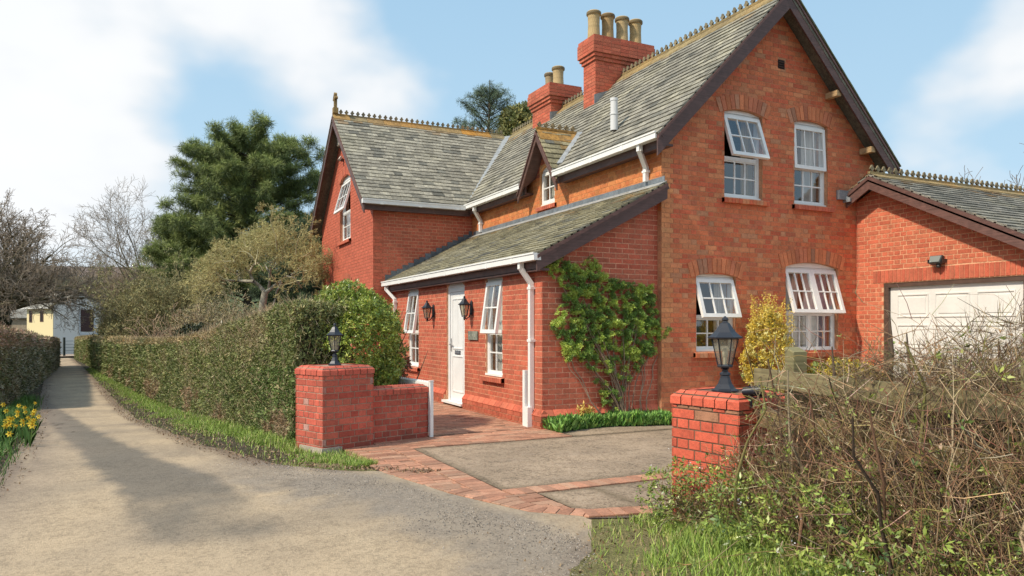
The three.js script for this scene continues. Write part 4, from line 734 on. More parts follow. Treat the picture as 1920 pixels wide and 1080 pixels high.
// ------------------------------------------------------------------ gate pillars, wall, gate, lanterns
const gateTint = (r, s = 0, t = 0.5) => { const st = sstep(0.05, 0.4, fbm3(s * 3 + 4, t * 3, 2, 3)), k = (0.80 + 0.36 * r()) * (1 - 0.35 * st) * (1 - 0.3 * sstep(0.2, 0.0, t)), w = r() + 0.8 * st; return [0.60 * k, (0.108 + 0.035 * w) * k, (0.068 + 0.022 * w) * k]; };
function masonry(name, C, e1, w, dep, h, y0, label, cat, o = {}) { // a square-built pier or wall: front edge from C along e1
  const { tint = gateTint, mort = [0.52, 0.34, 0.25], seed = 5, bond = 'english', white = 0 } = o;
  const t = thing(name, [C[0], y0, C[1]], label, cat), e = norm3([e1[0], 0, e1[1]]), nrm = [-e[2], 0, e[0]], r = rng(seed), list = [];
  const F = [frame([C[0], y0, C[1]], e, [0, 1, 0])];
  const c2 = add3([C[0], y0, C[1]], e, w), c3 = add3(c2, nrm, -dep), c4 = add3([C[0], y0, C[1]], nrm, -dep);
  F.push(frame(c2, nrm.map((v) => -v), [0, 1, 0]), frame(c3, e.map((v) => -v), [0, 1, 0]), frame(c4, nrm, [0, 1, 0]));
  const Ls = [w, dep, w, dep], hb = h - 0.11, core = new B();
  core.bar(0.002, w - 0.002, -0.15, h - 0.02, -dep + 0.002, -0.002, mort, F[0]).bar(0.05, w - 0.05, h - 0.02, h - 0.004, -dep + 0.05, -0.05, mort, F[0]);
  const m = core.build('core', M.mortar, t);
  F.forEach((f, k) => { for (const q of courses(f, [[-0.008, 0], [Ls[k] + 0.008, 0], [Ls[k] + 0.008, hb], [-0.008, hb]], { r, tint, bond, h: 0.065, J: 0.0105, t0: 0.004, sOff: k % 2 ? 0 : 0.0 })) { if (white && r() < white) q.c = mix3(q.c, [0.6, 0.52, 0.46], 0.25 + 0.3 * r()); q.owner = t; list.push(q); } });
  emitPieces(list, t, 'brick', 'brickwork', M.brick, t, 300, 0.004);
  F.forEach((f, k) => { // bevelled coping, brick by brick, mitred at the corners
    const L = Ls[k] + 0.03, n = Math.max(1, Math.round(L / 0.112)), ch = 0.055;
    for (let i = 0; i < n; i++) {
      const a = -0.015 + L * i / n + (i ? 0.004 : 0), b = -0.015 + L * (i + 1) / n - (i < n - 1 ? 0.004 : 0), lo = hb + 0.008, md = hb + 0.062 + r() * 0.004, hi = h + r() * 0.003, o = 0.014 + r() * 0.003;
      const A = Math.max(a, -0.015 + ch), Bq = Math.min(b, -0.015 + L - ch), A2 = Math.max(a, 0.10), B2 = Math.min(b, L - 0.13), c = tint(r).map((v) => v * 1.1), g = new B(); g.ou = r() * 5; g.ov = r() * 5;
      g.poly([f.P(a, lo, o), f.P(b, lo, o), f.P(b, md, o), f.P(a, md, o)], c).poly([f.P(a, md, o), f.P(b, md, o), f.P(Bq, hi, o - ch), f.P(A, hi, o - ch)], c).poly([f.P(a, lo, o), f.P(a, lo, -0.03), f.P(b, lo, -0.03), f.P(b, lo, o)], c);
      if (B2 > A2) g.poly([f.P(A, hi, o - ch), f.P(Bq, hi, o - ch), f.P(B2, hi, -0.104), f.P(A2, hi, -0.104)], c);
      g.build('brick', M.brick, t);
    }
  });
  if (o.foot) new B().bar(-0.03, w * 0.35, -0.1, 0.055, -dep * 0.8, 0.03, [0.55, 0.47, 0.38], F[0]).build('footing', M.stone, t);
  return { t, f: F[0] };
}
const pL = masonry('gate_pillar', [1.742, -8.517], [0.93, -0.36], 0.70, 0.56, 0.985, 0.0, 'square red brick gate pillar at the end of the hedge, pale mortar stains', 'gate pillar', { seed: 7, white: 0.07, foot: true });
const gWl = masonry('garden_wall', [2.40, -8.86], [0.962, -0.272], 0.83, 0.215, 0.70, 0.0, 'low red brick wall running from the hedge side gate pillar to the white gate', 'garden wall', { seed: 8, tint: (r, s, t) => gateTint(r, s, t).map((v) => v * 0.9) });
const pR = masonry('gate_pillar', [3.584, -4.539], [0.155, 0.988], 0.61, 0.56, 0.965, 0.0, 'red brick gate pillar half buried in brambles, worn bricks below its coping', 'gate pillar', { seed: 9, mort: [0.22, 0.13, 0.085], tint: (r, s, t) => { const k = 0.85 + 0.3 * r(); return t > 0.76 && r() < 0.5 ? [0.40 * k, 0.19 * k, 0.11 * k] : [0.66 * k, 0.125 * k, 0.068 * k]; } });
{ // white slatted gate standing open against the low wall
  const A = [3.245, 0, -9.06], Z = [3.09, 0, -10.5], d = norm3(add3(Z, A, -1)), f = frame(A, d, [0, 1, 0]), L = Math.hypot(...add3(Z, A, -1));
  const g = thing('picket_gate', A, 'white slatted garden gate standing open beside the low brick wall', 'gate');
  new B().bar(-0.022, 0.022, 0, 0.735, -0.022, 0.022, WHITE, f).bar(-0.028, 0.028, 0.735, 0.748, -0.028, 0.028, WHITE, f).build('post', M.white, g);
  new B().bar(0.03, L, 0.665, 0.72, -0.022, 0.012, WHITE, f).build('rail', M.white, g); new B().bar(0.03, L, 0.14, 0.20, -0.022, 0.012, WHITE, f).build('rail', M.white, g);
  const n = 19; for (let k = 0; k < n; k++) { const s = 0.04 + (L - 0.06) * k / n; new B().bar(s, s + 0.056, 0.06, 0.735, 0.0125, 0.028, WHITE, f).build('slat', M.white, g); }
}
const BLK = [0.030, 0.034, 0.045];
function lanternBody(g, o, s, sides = 6, turn = 0.3) { // tapering glazed head, roof and finial above point o
  const P = (r, y, k) => { const an = k / sides * 6.28318 + turn; return [o[0] + Math.cos(an) * r * s, o[1] + y * s, o[2] - Math.sin(an) * r * s]; };
  new B().lathe([[0.0, -0.012], [0.058, -0.012], [0.062, 0.0], [0.055, 0.012], [0, 0.012]].map(([a, b]) => [a * s, b * s]), sides, o, BLK, true, turn).build('lamp_base', M.black, g);
  for (let k = 0; k < sides; k++) {
    new B().tube([P(0.056, 0.008, k), P(0.104, 0.222, k)], 0.0065 * s, 4, BLK).build('rib', M.black, g);
    const q = new B(); q.poly([P(0.051, 0.014, k + 0.04), P(0.051, 0.014, k + 0.96), P(0.098, 0.218, k + 0.96), P(0.098, 0.218, k + 0.04)], [1, 1, 1]); q.build('glass_pane', M.lampGlass, g);
  }
  new B().lathe([[0.100, 0.214], [0.112, 0.218], [0.135, 0.224], [0.137, 0.232], [0.118, 0.244], [0.086, 0.272], [0.058, 0.310], [0.036, 0.345], [0.022, 0.352], [0.018, 0.362], [0.026, 0.372], [0.024, 0.384], [0.008, 0.40], [0.0, 0.405]].map(([a, b]) => [a * s, b * s]), sides, o, BLK, true, turn).build('lamp_roof', M.black, g);
  new B().lathe([[0.014, 0.012], [0.014, 0.07], [0.02, 0.075], [0.024, 0.10], [0.018, 0.135], [0, 0.145]].map(([a, b]) => [a * s, b * s]), 10, o, [0.75, 0.73, 0.68], false).build('bulb', M.white, g);
}
function pedestalLantern(p, s, label) {
  const g = thing('pillar_lantern', p, label, 'lantern', 'lanterns standing on the gate pillars');
  new B().lathe([[0, 0.0], [0.098, 0.0], [0.098, 0.010], [0.078, 0.022], [0.052, 0.055], [0.036, 0.100], [0.032, 0.118], [0.040, 0.124], [0.038, 0.136], [0.022, 0.148], [0.022, 0.162], [0.034, 0.170], [0.020, 0.180]].map(([a, b]) => [a * s, b * s]), 6, p, BLK, true, 0.3).build('pedestal', M.black, g);
  lanternBody(g, [p[0], p[1] + 0.19 * s, p[2]], s * 0.92);
}
{ const a = pL.f.P(0.34, 0.986, -0.27), b = pR.f.P(0.33, 0.966, -0.20); pedestalLantern(a, 0.90, 'black lantern on the brick pillar beside the hedge'); pedestalLantern(b, 1.0, 'black lantern on the bramble covered brick pillar'); }
function wallLantern(z, y, label) {
  const p = [XP - 0.011, y, z], g = thing('wall_lantern', p, label, 'wall lantern', 'lanterns beside the front door');
  const f = frame(p, [0, 0, 1], [0, 1, 0]);
  new B().prism([[-0.04, -0.10], [0.04, -0.10], [0.055, 0.0], [0.04, 0.12], [0, 0.15], [-0.04, 0.12], [-0.055, 0.0]], f, 0, 0.018, BLK, false, 0.004).build('back_plate', M.black, g);
  new B().tube([f.P(0, -0.05, 0.015), f.P(0, -0.13, 0.05), f.P(0, -0.17, 0.10), f.P(0, -0.13, 0.13)], 0.010, 6, BLK).build('arm', M.black, g);
  lanternBody(g, f.P(0, -0.12, 0.135), 0.86, 6, 0.0);
  new B().lathe([[0, -0.075], [0.014, -0.06], [0.02, -0.045], [0.012, -0.03], [0.03, -0.018], [0.0, -0.012]], 8, f.P(0, -0.12, 0.135), BLK, false).build('pendant', M.black, g);
}
wallLantern(-13.52, 1.73, 'black wall lantern left of the white front door'); wallLantern(-11.62, 1.745, 'black wall lantern right of the front door above the grey plaque');
{ // house plaque, its lettering worn past reading
  const p = [XP - 0.011, 1.295, -11.54], f = frame(p, [0, 0, 1], [0, 1, 0]), g = thing('house_plaque', p, 'small grey slate plaque on the brick beside the front door', 'plaque'), c = [0.26, 0.27, 0.23];
  new B().prism([[-0.20, -0.075], [0.20, -0.075], [0.20, 0.075], [-0.20, 0.075]], f, 0, 0.022, c, true, 0.005).build('slab', M.slate, g);
  const b = new B(), r = rng(3); for (const [x, w, h] of [[-0.13, 0.035, 0.05], [-0.055, 0.012, 0.06], [0.0, 0.04, 0.05], [0.075, 0.05, 0.055]]) b.bar(x, x + w, -h / 2 + (r() - 0.5) * 0.01, h / 2, 0.022, 0.0235, [0.36, 0.36, 0.31], f); b.build('worn_lettering', M.slate, g);
}
{ // floodlight on the garage
  const p = [XGA - 0.012, 2.47, -7.46], f = frame(p, [0, 0, 1], [0, 1, 0]), g = thing('floodlight', p, 'grey security floodlight fixed above the garage door', 'floodlight');
  const hd = frame(f.P(0, 0.02, 0.10), [0, 0, 1], norm3([0.42, 0.9, 0]));
  new B().prism([[-0.09, -0.06], [0.09, -0.06], [0.105, 0.07], [-0.105, 0.07]], hd, -0.05, 0.02, [0.06, 0.065, 0.065], true, 0.008).build('housing', M.black, g);
  new B().prism([[-0.078, -0.048], [0.078, -0.048], [0.09, 0.056], [-0.09, 0.056]], hd, 0.02, 0.026, [0.42, 0.48, 0.46]).build('lens', M.metal, g);
  new B().bar(-0.12, -0.112, -0.03, 0.03, 0.0, 0.12, [0.05, 0.05, 0.05], f).bar(0.112, 0.12, -0.03, 0.03, 0.0, 0.12, [0.05, 0.05, 0.05], f).build('bracket', M.black, g);
  new B().lathe([[0, -0.03], [0.03, -0.02], [0.038, 0.0], [0.03, 0.03], [0, 0.03]], 12, f.P(0.03, -0.08, 0.07), [0.04, 0.04, 0.04], false).build('sensor', M.black, g);
}
{ const p = [XW - 0.01, 6.36, -19.42], f = frame(p, [0, 0, 1], [0, 1, 0]), g = thing('alarm_box', p, 'white alarm box high under the left gable', 'alarm box'); new B().prism([[-0.13, -0.16], [0.13, -0.16], [0.17, 0.16], [-0.17, 0.16]], f, 0, 0.09, [0.80, 0.74, 0.62], true, 0.02).build('cover', M.white, g); new B().bar(-0.1, 0.1, -0.20, -0.162, 0, 0.05, [0.1, 0.06, 0.05], f).build('strobe', M.brown, g); }
{ const p = [XW - 0.01, 5.82, -19.18], f = frame(p, [0, 0, 1], [0, 1, 0]), g = thing('security_lamp', p, 'small pale security lamp above the upper window of the left gable', 'security lamp'); new B().prism([[-0.06, -0.05], [0.06, -0.05], [0.06, 0.05], [-0.06, 0.05]], frame(f.P(0, 0, 0.1), [0, 0, 1], norm3([0.5, 0.8, 0])), -0.04, 0.02, [0.5, 0.42, 0.36], true, 0.006).build('head', M.white, g); new B().bar(-0.02, 0.02, -0.08, 0, 0, 0.09, [0.12, 0.1, 0.09], f).build('stem', M.black, g); }

// ------------------------------------------------------------------ the rail fence beside the lane
const fenA = [3.80, -3.88], fenDir = norm3([-0.22, 0, 0.975]), fenP = (s, y, off = 0) => [fenA[0] + fenDir[0] * s - fenDir[2] * off, y, fenA[1] + fenDir[2] * s + fenDir[0] * off];
{
  const f = frame(fenP(0, 0, -0.07), fenDir, [0, 1, 0]), g = thing('rail_fence', fenP(0, 0), 'weathered wooden post and rail fence swallowed by brambles', 'fence'), r = rng(12), C = [0.30, 0.265, 0.12];
  for (const s of [0.22, 2.0, 3.8]) new B().prism([[s - 0.05, -0.2], [s + 0.05, -0.2], [s + 0.05, 1.28], [s - 0.05, 1.31]], f, -0.13, -0.03, [0.29, 0.255, 0.125], true, 0.006).build('post', M.wood, g);
  for (const [y, a, b] of [[1.09, -0.16, 4.4], [0.80, -0.16, 4.4], [0.47, 0.1, 4.4]]) { const pts = [[a, y - 0.062], [b, y - 0.075], [b, y + 0.045], [a, y + 0.058]]; new B().prism(pts, f, -0.03, 0.006, C.map((v) => v * (0.9 + 0.25 * r())), true, 0.005).build('rail', M.wood, g); }
}
{ const p = fenP(-0.10, 0.985, 0.06), g = thing('garden_spotlight', p, 'small black cylindrical spotlight by the fence end behind the pillar lantern', 'spotlight'), d = norm3([0.5, 0.1, 0.75]); new B().tube([p, add3(p, d, 0.015), add3(p, d, 0.11), add3(p, d, 0.13), add3(p, d, 0.134)], [0.018, 0.035, 0.04, 0.046, 0.03], 14, [0.02, 0.02, 0.03]).build('barrel', M.black, g); new B().tube([add3(p, d, 0.06), add3(add3(p, d, 0.06), [0, -1, 0], 0.12)], 0.010, 6, [0.02, 0.02, 0.03]).build('bracket', M.black, g); }

// ------------------------------------------------------------------ plants: helpers
function rotTo(d, ang, az) { const a = norm3(cross(d, Math.abs(d[1]) < 0.9 ? [0, 1, 0] : [1, 0, 0])), b = cross(d, a), s = Math.sin(ang), c = Math.cos(ang); return [0, 1, 2].map((i) => d[i] * c + (a[i] * Math.cos(az) + b[i] * Math.sin(az)) * s); }
function grow(b, r, p, d, len, rad, lv, o, tips) { // recursive limbs
  const seg = o.seg?.[lv] ?? (lv === 0 ? 5 : lv < 3 ? 4 : 3), pts = [p], rr = [rad], dirs = [d]; let q = p, dd = d;
  for (let k = 1; k <= seg; k++) { const w = o.wob[Math.min(lv, o.wob.length - 1)]; dd = norm3([dd[0] + (r() - 0.5) * w, dd[1] + (r() - 0.5) * w + (o.up[Math.min(lv, o.up.length - 1)] || 0), dd[2] + (r() - 0.5) * w]); q = add3(q, dd, len / seg); pts.push(q); rr.push(rad * (1 - (o.taper ?? 0.5) * k / seg)); dirs.push(dd); }
  if (lv === o.n.length) rr[rr.length - 1] *= 0.4;
  const c = lv < (o.barkLv ?? 2) ? o.bark : o.twig, v = 0.75 + 0.5 * r();
  b[Math.min(lv, b.length - 1)].tube(pts, rr.map((x) => Math.max(x, o.min || 0.004)), lv === 0 ? 8 : lv < 2 ? 5 : 3, c.map((x) => x * v));
  if (lv >= o.n.length) { tips.push([q, dd]); return; }
  const n = o.n[lv], st = r() * 6.28;
  for (let k = 0; k < n; k++) {
    const t = (o.from[Math.min(lv, o.from.length - 1)]) + (1 - o.from[Math.min(lv, o.from.length - 1)]) * (k + 0.3 + 0.7 * r()) / n, x = Math.min(seg - 0.001, t * seg), i = Math.floor(x), pp = add3(pts[i], add3(pts[i + 1], pts[i], -1), x - i);
    const ang = o.ang[Math.min(lv, o.ang.length - 1)] * (0.7 + 0.6 * r());
    grow(b, r, pp, rotTo(dirs[i + 1], ang, st + k * 2.4 + r()), len * o.ratio[Math.min(lv, o.ratio.length - 1)] * (0.75 + 0.5 * r()) * (1 - 0.25 * t), rr[Math.min(i + 1, seg)] * (o.rr ?? 0.62), lv + 1, o, tips);
  }
  if (o.lead) grow(b, r, q, dd, len * 0.6, rr[seg] * 0.9, lv + 1, o, tips);
}
function tree(name, p, label, cat, group, o, seed) { // trunk and crown of bare limbs; returns tips
  const t = thing(name, p, label, cat, group), r = rng(seed), b = [new B(), new B()], tips = [];
  const starts = o.stems || [[0, 0, 0, 0, 1, 0]];
  for (const s of starts) grow(b, r, [p[0] + s[0], p[1] + s[1], p[2] + s[2]], norm3([s[3], s[4], s[5]]), o.h * (s[6] || 1), o.rad * (s[7] || 1), 0, o, tips);
  b[0].build('trunk', M.bark, t); b[1].build('crown', M.twig, t, 'stuff');
  return { t, tips, r };
}
const jit = (r, c, k) => { const v = 1 - k + 2 * k * r(), w = (r() - 0.5) * k * 0.4; return [c[0] * v * (1 + w), c[1] * v, c[2] * v * (1 - w)]; };
const ra = (r) => [(r() - 0.5) * 3.1, r() * 6.283, (r() - 0.5) * 3.1];

// ------------------------------------------------------------------ hedges
const LEAF = leafGeo(0.55), LEAFN = leafGeo(0.38);
const SPRIG = [clumpGeo(1, 7, 1, 0.20), clumpGeo(2, 7, 1, 0.24), clumpGeo(3, 8, 0.9, 0.17)];
function hedge(name, label, o) { // clipped hedge along the lane: face(s) is the lateral place of its near face, top(s) its height
  const { s0, s1, face, top, thick, side, seed, tones, dens, twigs } = o, r = rng(seed);
  const mid = lanePt(s0, face(s0) + side * thick / 2), t = thing(name, [mid[0], hT(mid[0], mid[2]), mid[2]], label, 'hedge');
  const core = new B(), id = [], N = Math.ceil((s1 - s0) / 0.35), prof = [[0.10, -0.1], [0.10, 0.5], [0.12, 0.85], [0.2, 0.955], [0.5, 0.965], [0.8, 0.955], [0.88, 0.85], [0.9, -0.1]];
  for (let k = 0; k <= N; k++) { const s = mix(s0 + 0.06, s1 - 0.06, k / N); id.push(prof.map(([a, h]) => { const n = 0.05 * fbm3(s * 1.1, h * 2, a * 3 + seed, 3), p = lanePt(s, face(s) + side * (a * thick + n)), y0 = hT(p[0], p[2]); return core.vert([p[0], y0 + h * (top(s) - 0.05) + n * 0.5, p[2]], [0, 1, 0], s, h, tones.core); })); }
  for (let k = 0; k < N; k++) for (let j = 0; j < prof.length - 1; j++) core.i.push(id[k][j], id[k + 1][j], id[k + 1][j + 1], id[k][j], id[k + 1][j + 1], id[k][j + 1]);
  for (const e of [0, N]) for (let j = 1; j < prof.length - 1; j++) core.i.push(id[e][0], id[e][j], id[e][j + 1]);
  const cm = core.build('inner_branches', M.soil, t); cm.geometry.computeVertexNormals();
  const lists = [[], [], []], tw = new B();
  const put = (s, u, hRel, end) => { // u across 0..1, hRel up 0..1 on the shell
    const T0 = top(s), n = 0.07 * fbm3(s * 0.9, hRel * 2.2 + u * 2, seed + 3, 3), far = sstep(12, 40, s), p = lanePt(s, face(s) + side * u * thick), y0 = hT(p[0], p[2]);
    const out = end ? [0, 0] : hRel > 0.96 ? [0, 1] : [u < 0.5 ? -1 : 1, 0];
    const dd = (r() - 0.35) * 0.06 + n, lat = lanePt(0, side * out[0] * dd), pos = [p[0] + lat[0], y0 + hRel * T0 + out[1] * dd * 0.8 + (r() - 0.5) * 0.03, p[2] + lat[2]];
    const zone = fbm3(s * 0.55, hRel * 1.6, seed + 9, 4), c1 = tones.pick(r, zone, hRel, s), c0 = mix3(c1, zone > 0 ? [0.42, 0.34, 0.19] : [0.12, 0.155, 0.045], Math.min(0.5, Math.abs(zone) * 1.5));
    lists[Math.floor(r() * 3)].push({ p: pos, e: ra(r), s: (0.027 + 0.024 * r()) * (1 + 1.9 * far), c: jit(r, c0, 0.35) });
    if (r() < twigs * (1 + (zone > 0.12 ? 1.5 : 0))) { const d = norm3([(r() - 0.5) + lat[0] * 4, 0.35 + r() * 0.5, (r() - 0.5) + lat[2] * 4]), e = add3(pos, d, -0.10), L = 0.08 + 0.2 * r(); tw.tube([e, add3(add3(e, d, L * 0.6), [r() - 0.5, r() - 0.5, r() - 0.5], 0.04), add3(e, d, L + 0.06)], [0.004, 0.003, 0.0015].map((x) => x * (1 + far * 2)), 3, jit(r, tones.twig, 0.4)); }
  };
  for (let s = s0; s < s1;) { const k = dens / (1 + 2.6 * sstep(12, 34, s)), T0 = top(s), step = 0.1, n = Math.round(k * step * (T0 + (o.topOn ? thick : 0.25))); for (let i = 0; i < n; i++) { const q = r() * (T0 + (o.topOn ? thick : 0.25)); if (q < T0) put(s + r() * step, r() * 0.04, Math.pow(q / T0, 0.95), false); else put(s + r() * step, r() * (o.topOn ? 1 : 0.4), 0.985 + 0.015 * r(), false); } s += step; }
  for (const e of [s0, s1]) for (let i = 0; i < dens * 0.8; i++) put(e + (r() - 0.5) * 0.1, r(), r(), true);
  lists.forEach((l, k) => scatter('foliage', SPRIG[k], M.matte, l, t));
  tw.build('twigs', M.twig, t, 'stuff');
  return t;
}
const hN = ground(560, 832), hF = ground(143, 673), hs0 = laneS(hN[0], hN[2]), hs1 = laneS(hF[0], hF[2]), hl0 = laneL(hN[0], hN[2]), hl1 = laneL(hF[0], hF[2]);
const faceR = (s) => mix(hl0, hl1, (s - hs0) / (hs1 - hs0)) + 0.05 * fbm3(s * 0.4, 0, 31, 2);
hedge('clipped_hedge', 'long clipped olive green hedge running up the right side of the lane', { s0: hs0 + 0.15, s1: hs1, face: faceR, top: (s) => mix(1.74, 1.62, sstep(9, 16, s)) + 0.05 * fbm3(s * 0.7, 3, 5, 2), thick: 0.85, side: 1, seed: 21, dens: 1900, topOn: true, twigs: 0.10, tones: { core: [0.075, 0.065, 0.035], twig: [0.42, 0.32, 0.20], pick: (r, z, h, s) => { const q = r(); if (h < 0.35 && z > 0.1 && q < 0.6) return [0.34, 0.20, 0.12]; if (h > 0.955 && s > 14) return q < 0.75 ? [0.50, 0.37, 0.19] : [0.28, 0.26, 0.10]; if (s < 11.5 && h < 0.55 && q < 0.6) return [0.17, 0.24, 0.06]; return q < 0.45 ? [0.25, 0.275, 0.085] : q < 0.75 ? [0.185, 0.22, 0.065] : q < 0.87 ? [0.42, 0.36, 0.18] : [0.11, 0.14, 0.045]; } } });
const hA = ground(14, 764), hB = ground(80, 712), la0 = laneS(hA[0], hA[2]), la1 = laneS(hB[0], hB[2]), lb0 = laneL(hA[0], hA[2]), lb1 = laneL(hB[0], hB[2]);
hedge('field_hedge', 'dark field hedge with reddish shoots behind the daffodils left of the lane', { s0: la0 - 1.5, s1: Math.max(la1 + 14, 44), face: (s) => mix(lb0, lb1, (s - la0) / (la1 - la0)) + 0.08 * fbm3(s * 0.4, 8, 31, 2), top: (s) => mix(1.95, 1.55, sstep(la0, la1 + 10, s)) + 0.12 * fbm3(s * 0.8, 3, 15, 2), thick: 1.6, side: -1, seed: 23, dens: 1000, topOn: true, twigs: 0.12, tones: { core: [0.05, 0.042, 0.028], twig: [0.27, 0.15, 0.11], pick: (r, z, h) => { const q = r(); if (h > 0.8) return q < 0.55 ? [0.46, 0.29, 0.21] : [0.26, 0.22, 0.11]; return q < 0.4 ? [0.18, 0.18, 0.08] : q < 0.7 ? [0.30, 0.26, 0.16] : q < 0.8 ? [0.09, 0.105, 0.05] : [0.40, 0.35, 0.26]; } } });

// leafy bushes filled with sprigs
function bush(name, p, R, label, cat, o) {
  const t = thing(name, p, label, cat, o.group), r = rng(o.seed), lists = [[], [], []], tw = new B();
  for (let k = 0; k < o.n; k++) {
    let x, y, z; do { x = r() * 2 - 1; y = r() * 2 - 1; z = r() * 2 - 1; } while (x * x + y * y + z * z > 1);
    const l = Math.hypot(x, y, z) || 1, q = Math.pow(l, 0.45) / l, n = 1 + 0.42 * fbm3(x / l * 1.7 + o.seed, y / l * 1.7, z / l * 1.7, 3); x *= q * n; y *= q * n; z *= q * n;
    if (o.flat) y = y > 0 ? Math.pow(y, o.flat) : y;
    const pos = [p[0] + x * R[0], p[1] + o.cy + y * R[1], p[2] + z * R[2]]; if (pos[1] < p[1]) continue;
    const hole = fbm3(pos[0] * o.hf, pos[1] * o.hf, pos[2] * o.hf + o.seed, 3); if (hole < (o.gap ?? -0.3)) continue;
    lists[Math.floor(r() * 3)].push({ p: pos, e: ra(r), s: o.leaf * (0.7 + 0.7 * r()), c: jit(r, o.pick(r, y, hole), 0.3) });
  }
  for (let k = 0; k < (o.stems || 0); k++) { const a = r() * 6.28, d = norm3([Math.cos(a) * 0.5, 1, Math.sin(a) * 0.5]), L = (o.cy + R[1]) * (0.6 + 0.4 * r()); const q = [p[0] + Math.cos(a) * R[0] * 0.15, p[1], p[2] + Math.sin(a) * R[2] * 0.15]; tw.tube([q, add3(add3(q, d, L * 0.5), [r() - 0.5, 0, r() - 0.5], 0.1), add3(q, d, L)], [0.018, 0.012, 0.004].map((v) => v * (o.sr || 1)), 4, o.stemC || [0.2, 0.14, 0.09]); }
  if (o.trunk) tw.tube([[p[0], p[1], p[2]], [p[0] + 0.1, p[1] + o.cy * 0.5, p[2]], [p[0], p[1] + o.cy + R[1] * 0.6, p[2]]], [o.trunk, o.trunk * 0.7, o.trunk * 0.2], 8, [0.16, 0.12, 0.08]);
  if (tw.p.length) tw.build(o.trunk ? 'trunk' : 'stem', M.bark, t);
  lists.forEach((l, k) => scatter('foliage', (o.geo || SPRIG)[k], o.mat || M.gloss, l, t));
  return t;
}
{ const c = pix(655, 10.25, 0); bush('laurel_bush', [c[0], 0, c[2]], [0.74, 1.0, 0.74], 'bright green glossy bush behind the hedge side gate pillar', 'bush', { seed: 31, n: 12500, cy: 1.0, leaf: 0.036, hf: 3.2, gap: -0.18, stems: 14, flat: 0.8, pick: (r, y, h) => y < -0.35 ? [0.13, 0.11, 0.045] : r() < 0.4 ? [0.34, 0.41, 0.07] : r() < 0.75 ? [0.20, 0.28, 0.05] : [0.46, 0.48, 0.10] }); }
{ const c = pix(738, 11.2, 0); bush('berry_shrub', [c[0], 0, c[2]], [0.24, 0.52, 0.24], 'small shrub with reddish leaves against the left downpipe', 'shrub', { seed: 32, n: 700, cy: 0.75, leaf: 0.05, hf: 5, gap: -0.1, stems: 6, pick: (r) => r() < 0.35 ? [0.30, 0.10, 0.06] : r() < 0.7 ? [0.12, 0.14, 0.04] : [0.36, 0.20, 0.10] }); }
{ // yellow variegated shrub against the gable
  const t = bush('variegated_shrub', [8.58, 0, -8.55], [0.42, 0.72, 0.34], 'yellow variegated evergreen shrub growing against the front gable wall', 'shrub', { seed: 33, n: 3400, cy: 0.95, leaf: 0.036, hf: 5, gap: -0.1, stems: 12, pick: (r, y) => r() < 0.62 ? [0.66, 0.50, 0.07] : r() < 0.7 ? [0.70, 0.62, 0.22] : [0.16, 0.17, 0.04] });
  const r = rng(8), l = []; for (let k = 0; k < 44; k++) { const x = 8.22 + 0.75 * r(), z = -8.7 + 0.35 * r(), y0 = 1.35, H = 1.65 + 0.40 * r() - Math.abs(x - 8.6) * 0.3; for (let y = y0; y < H; y += 0.03) l.push({ p: [x + (r() - 0.5) * 0.05, y, z + (r() - 0.5) * 0.05], e: ra(r), s: 0.026, c: jit(r, [0.74, 0.58, 0.11], 0.25) }); } scatter('shoots', SPRIG[0], M.gloss, l, t);
}
bush('low_variegated_shrub', [10.1, 0, -8.45], [0.95, 0.45, 0.35], 'low yellow leaved shrub beneath the wide front window behind the brambles', 'shrub', { seed: 34, n: 2600, cy: 0.45, leaf: 0.045, hf: 4, gap: -0.25, stems: 8, pick: (r) => r() < 0.55 ? [0.62, 0.48, 0.07] : [0.17, 0.18, 0.045] });
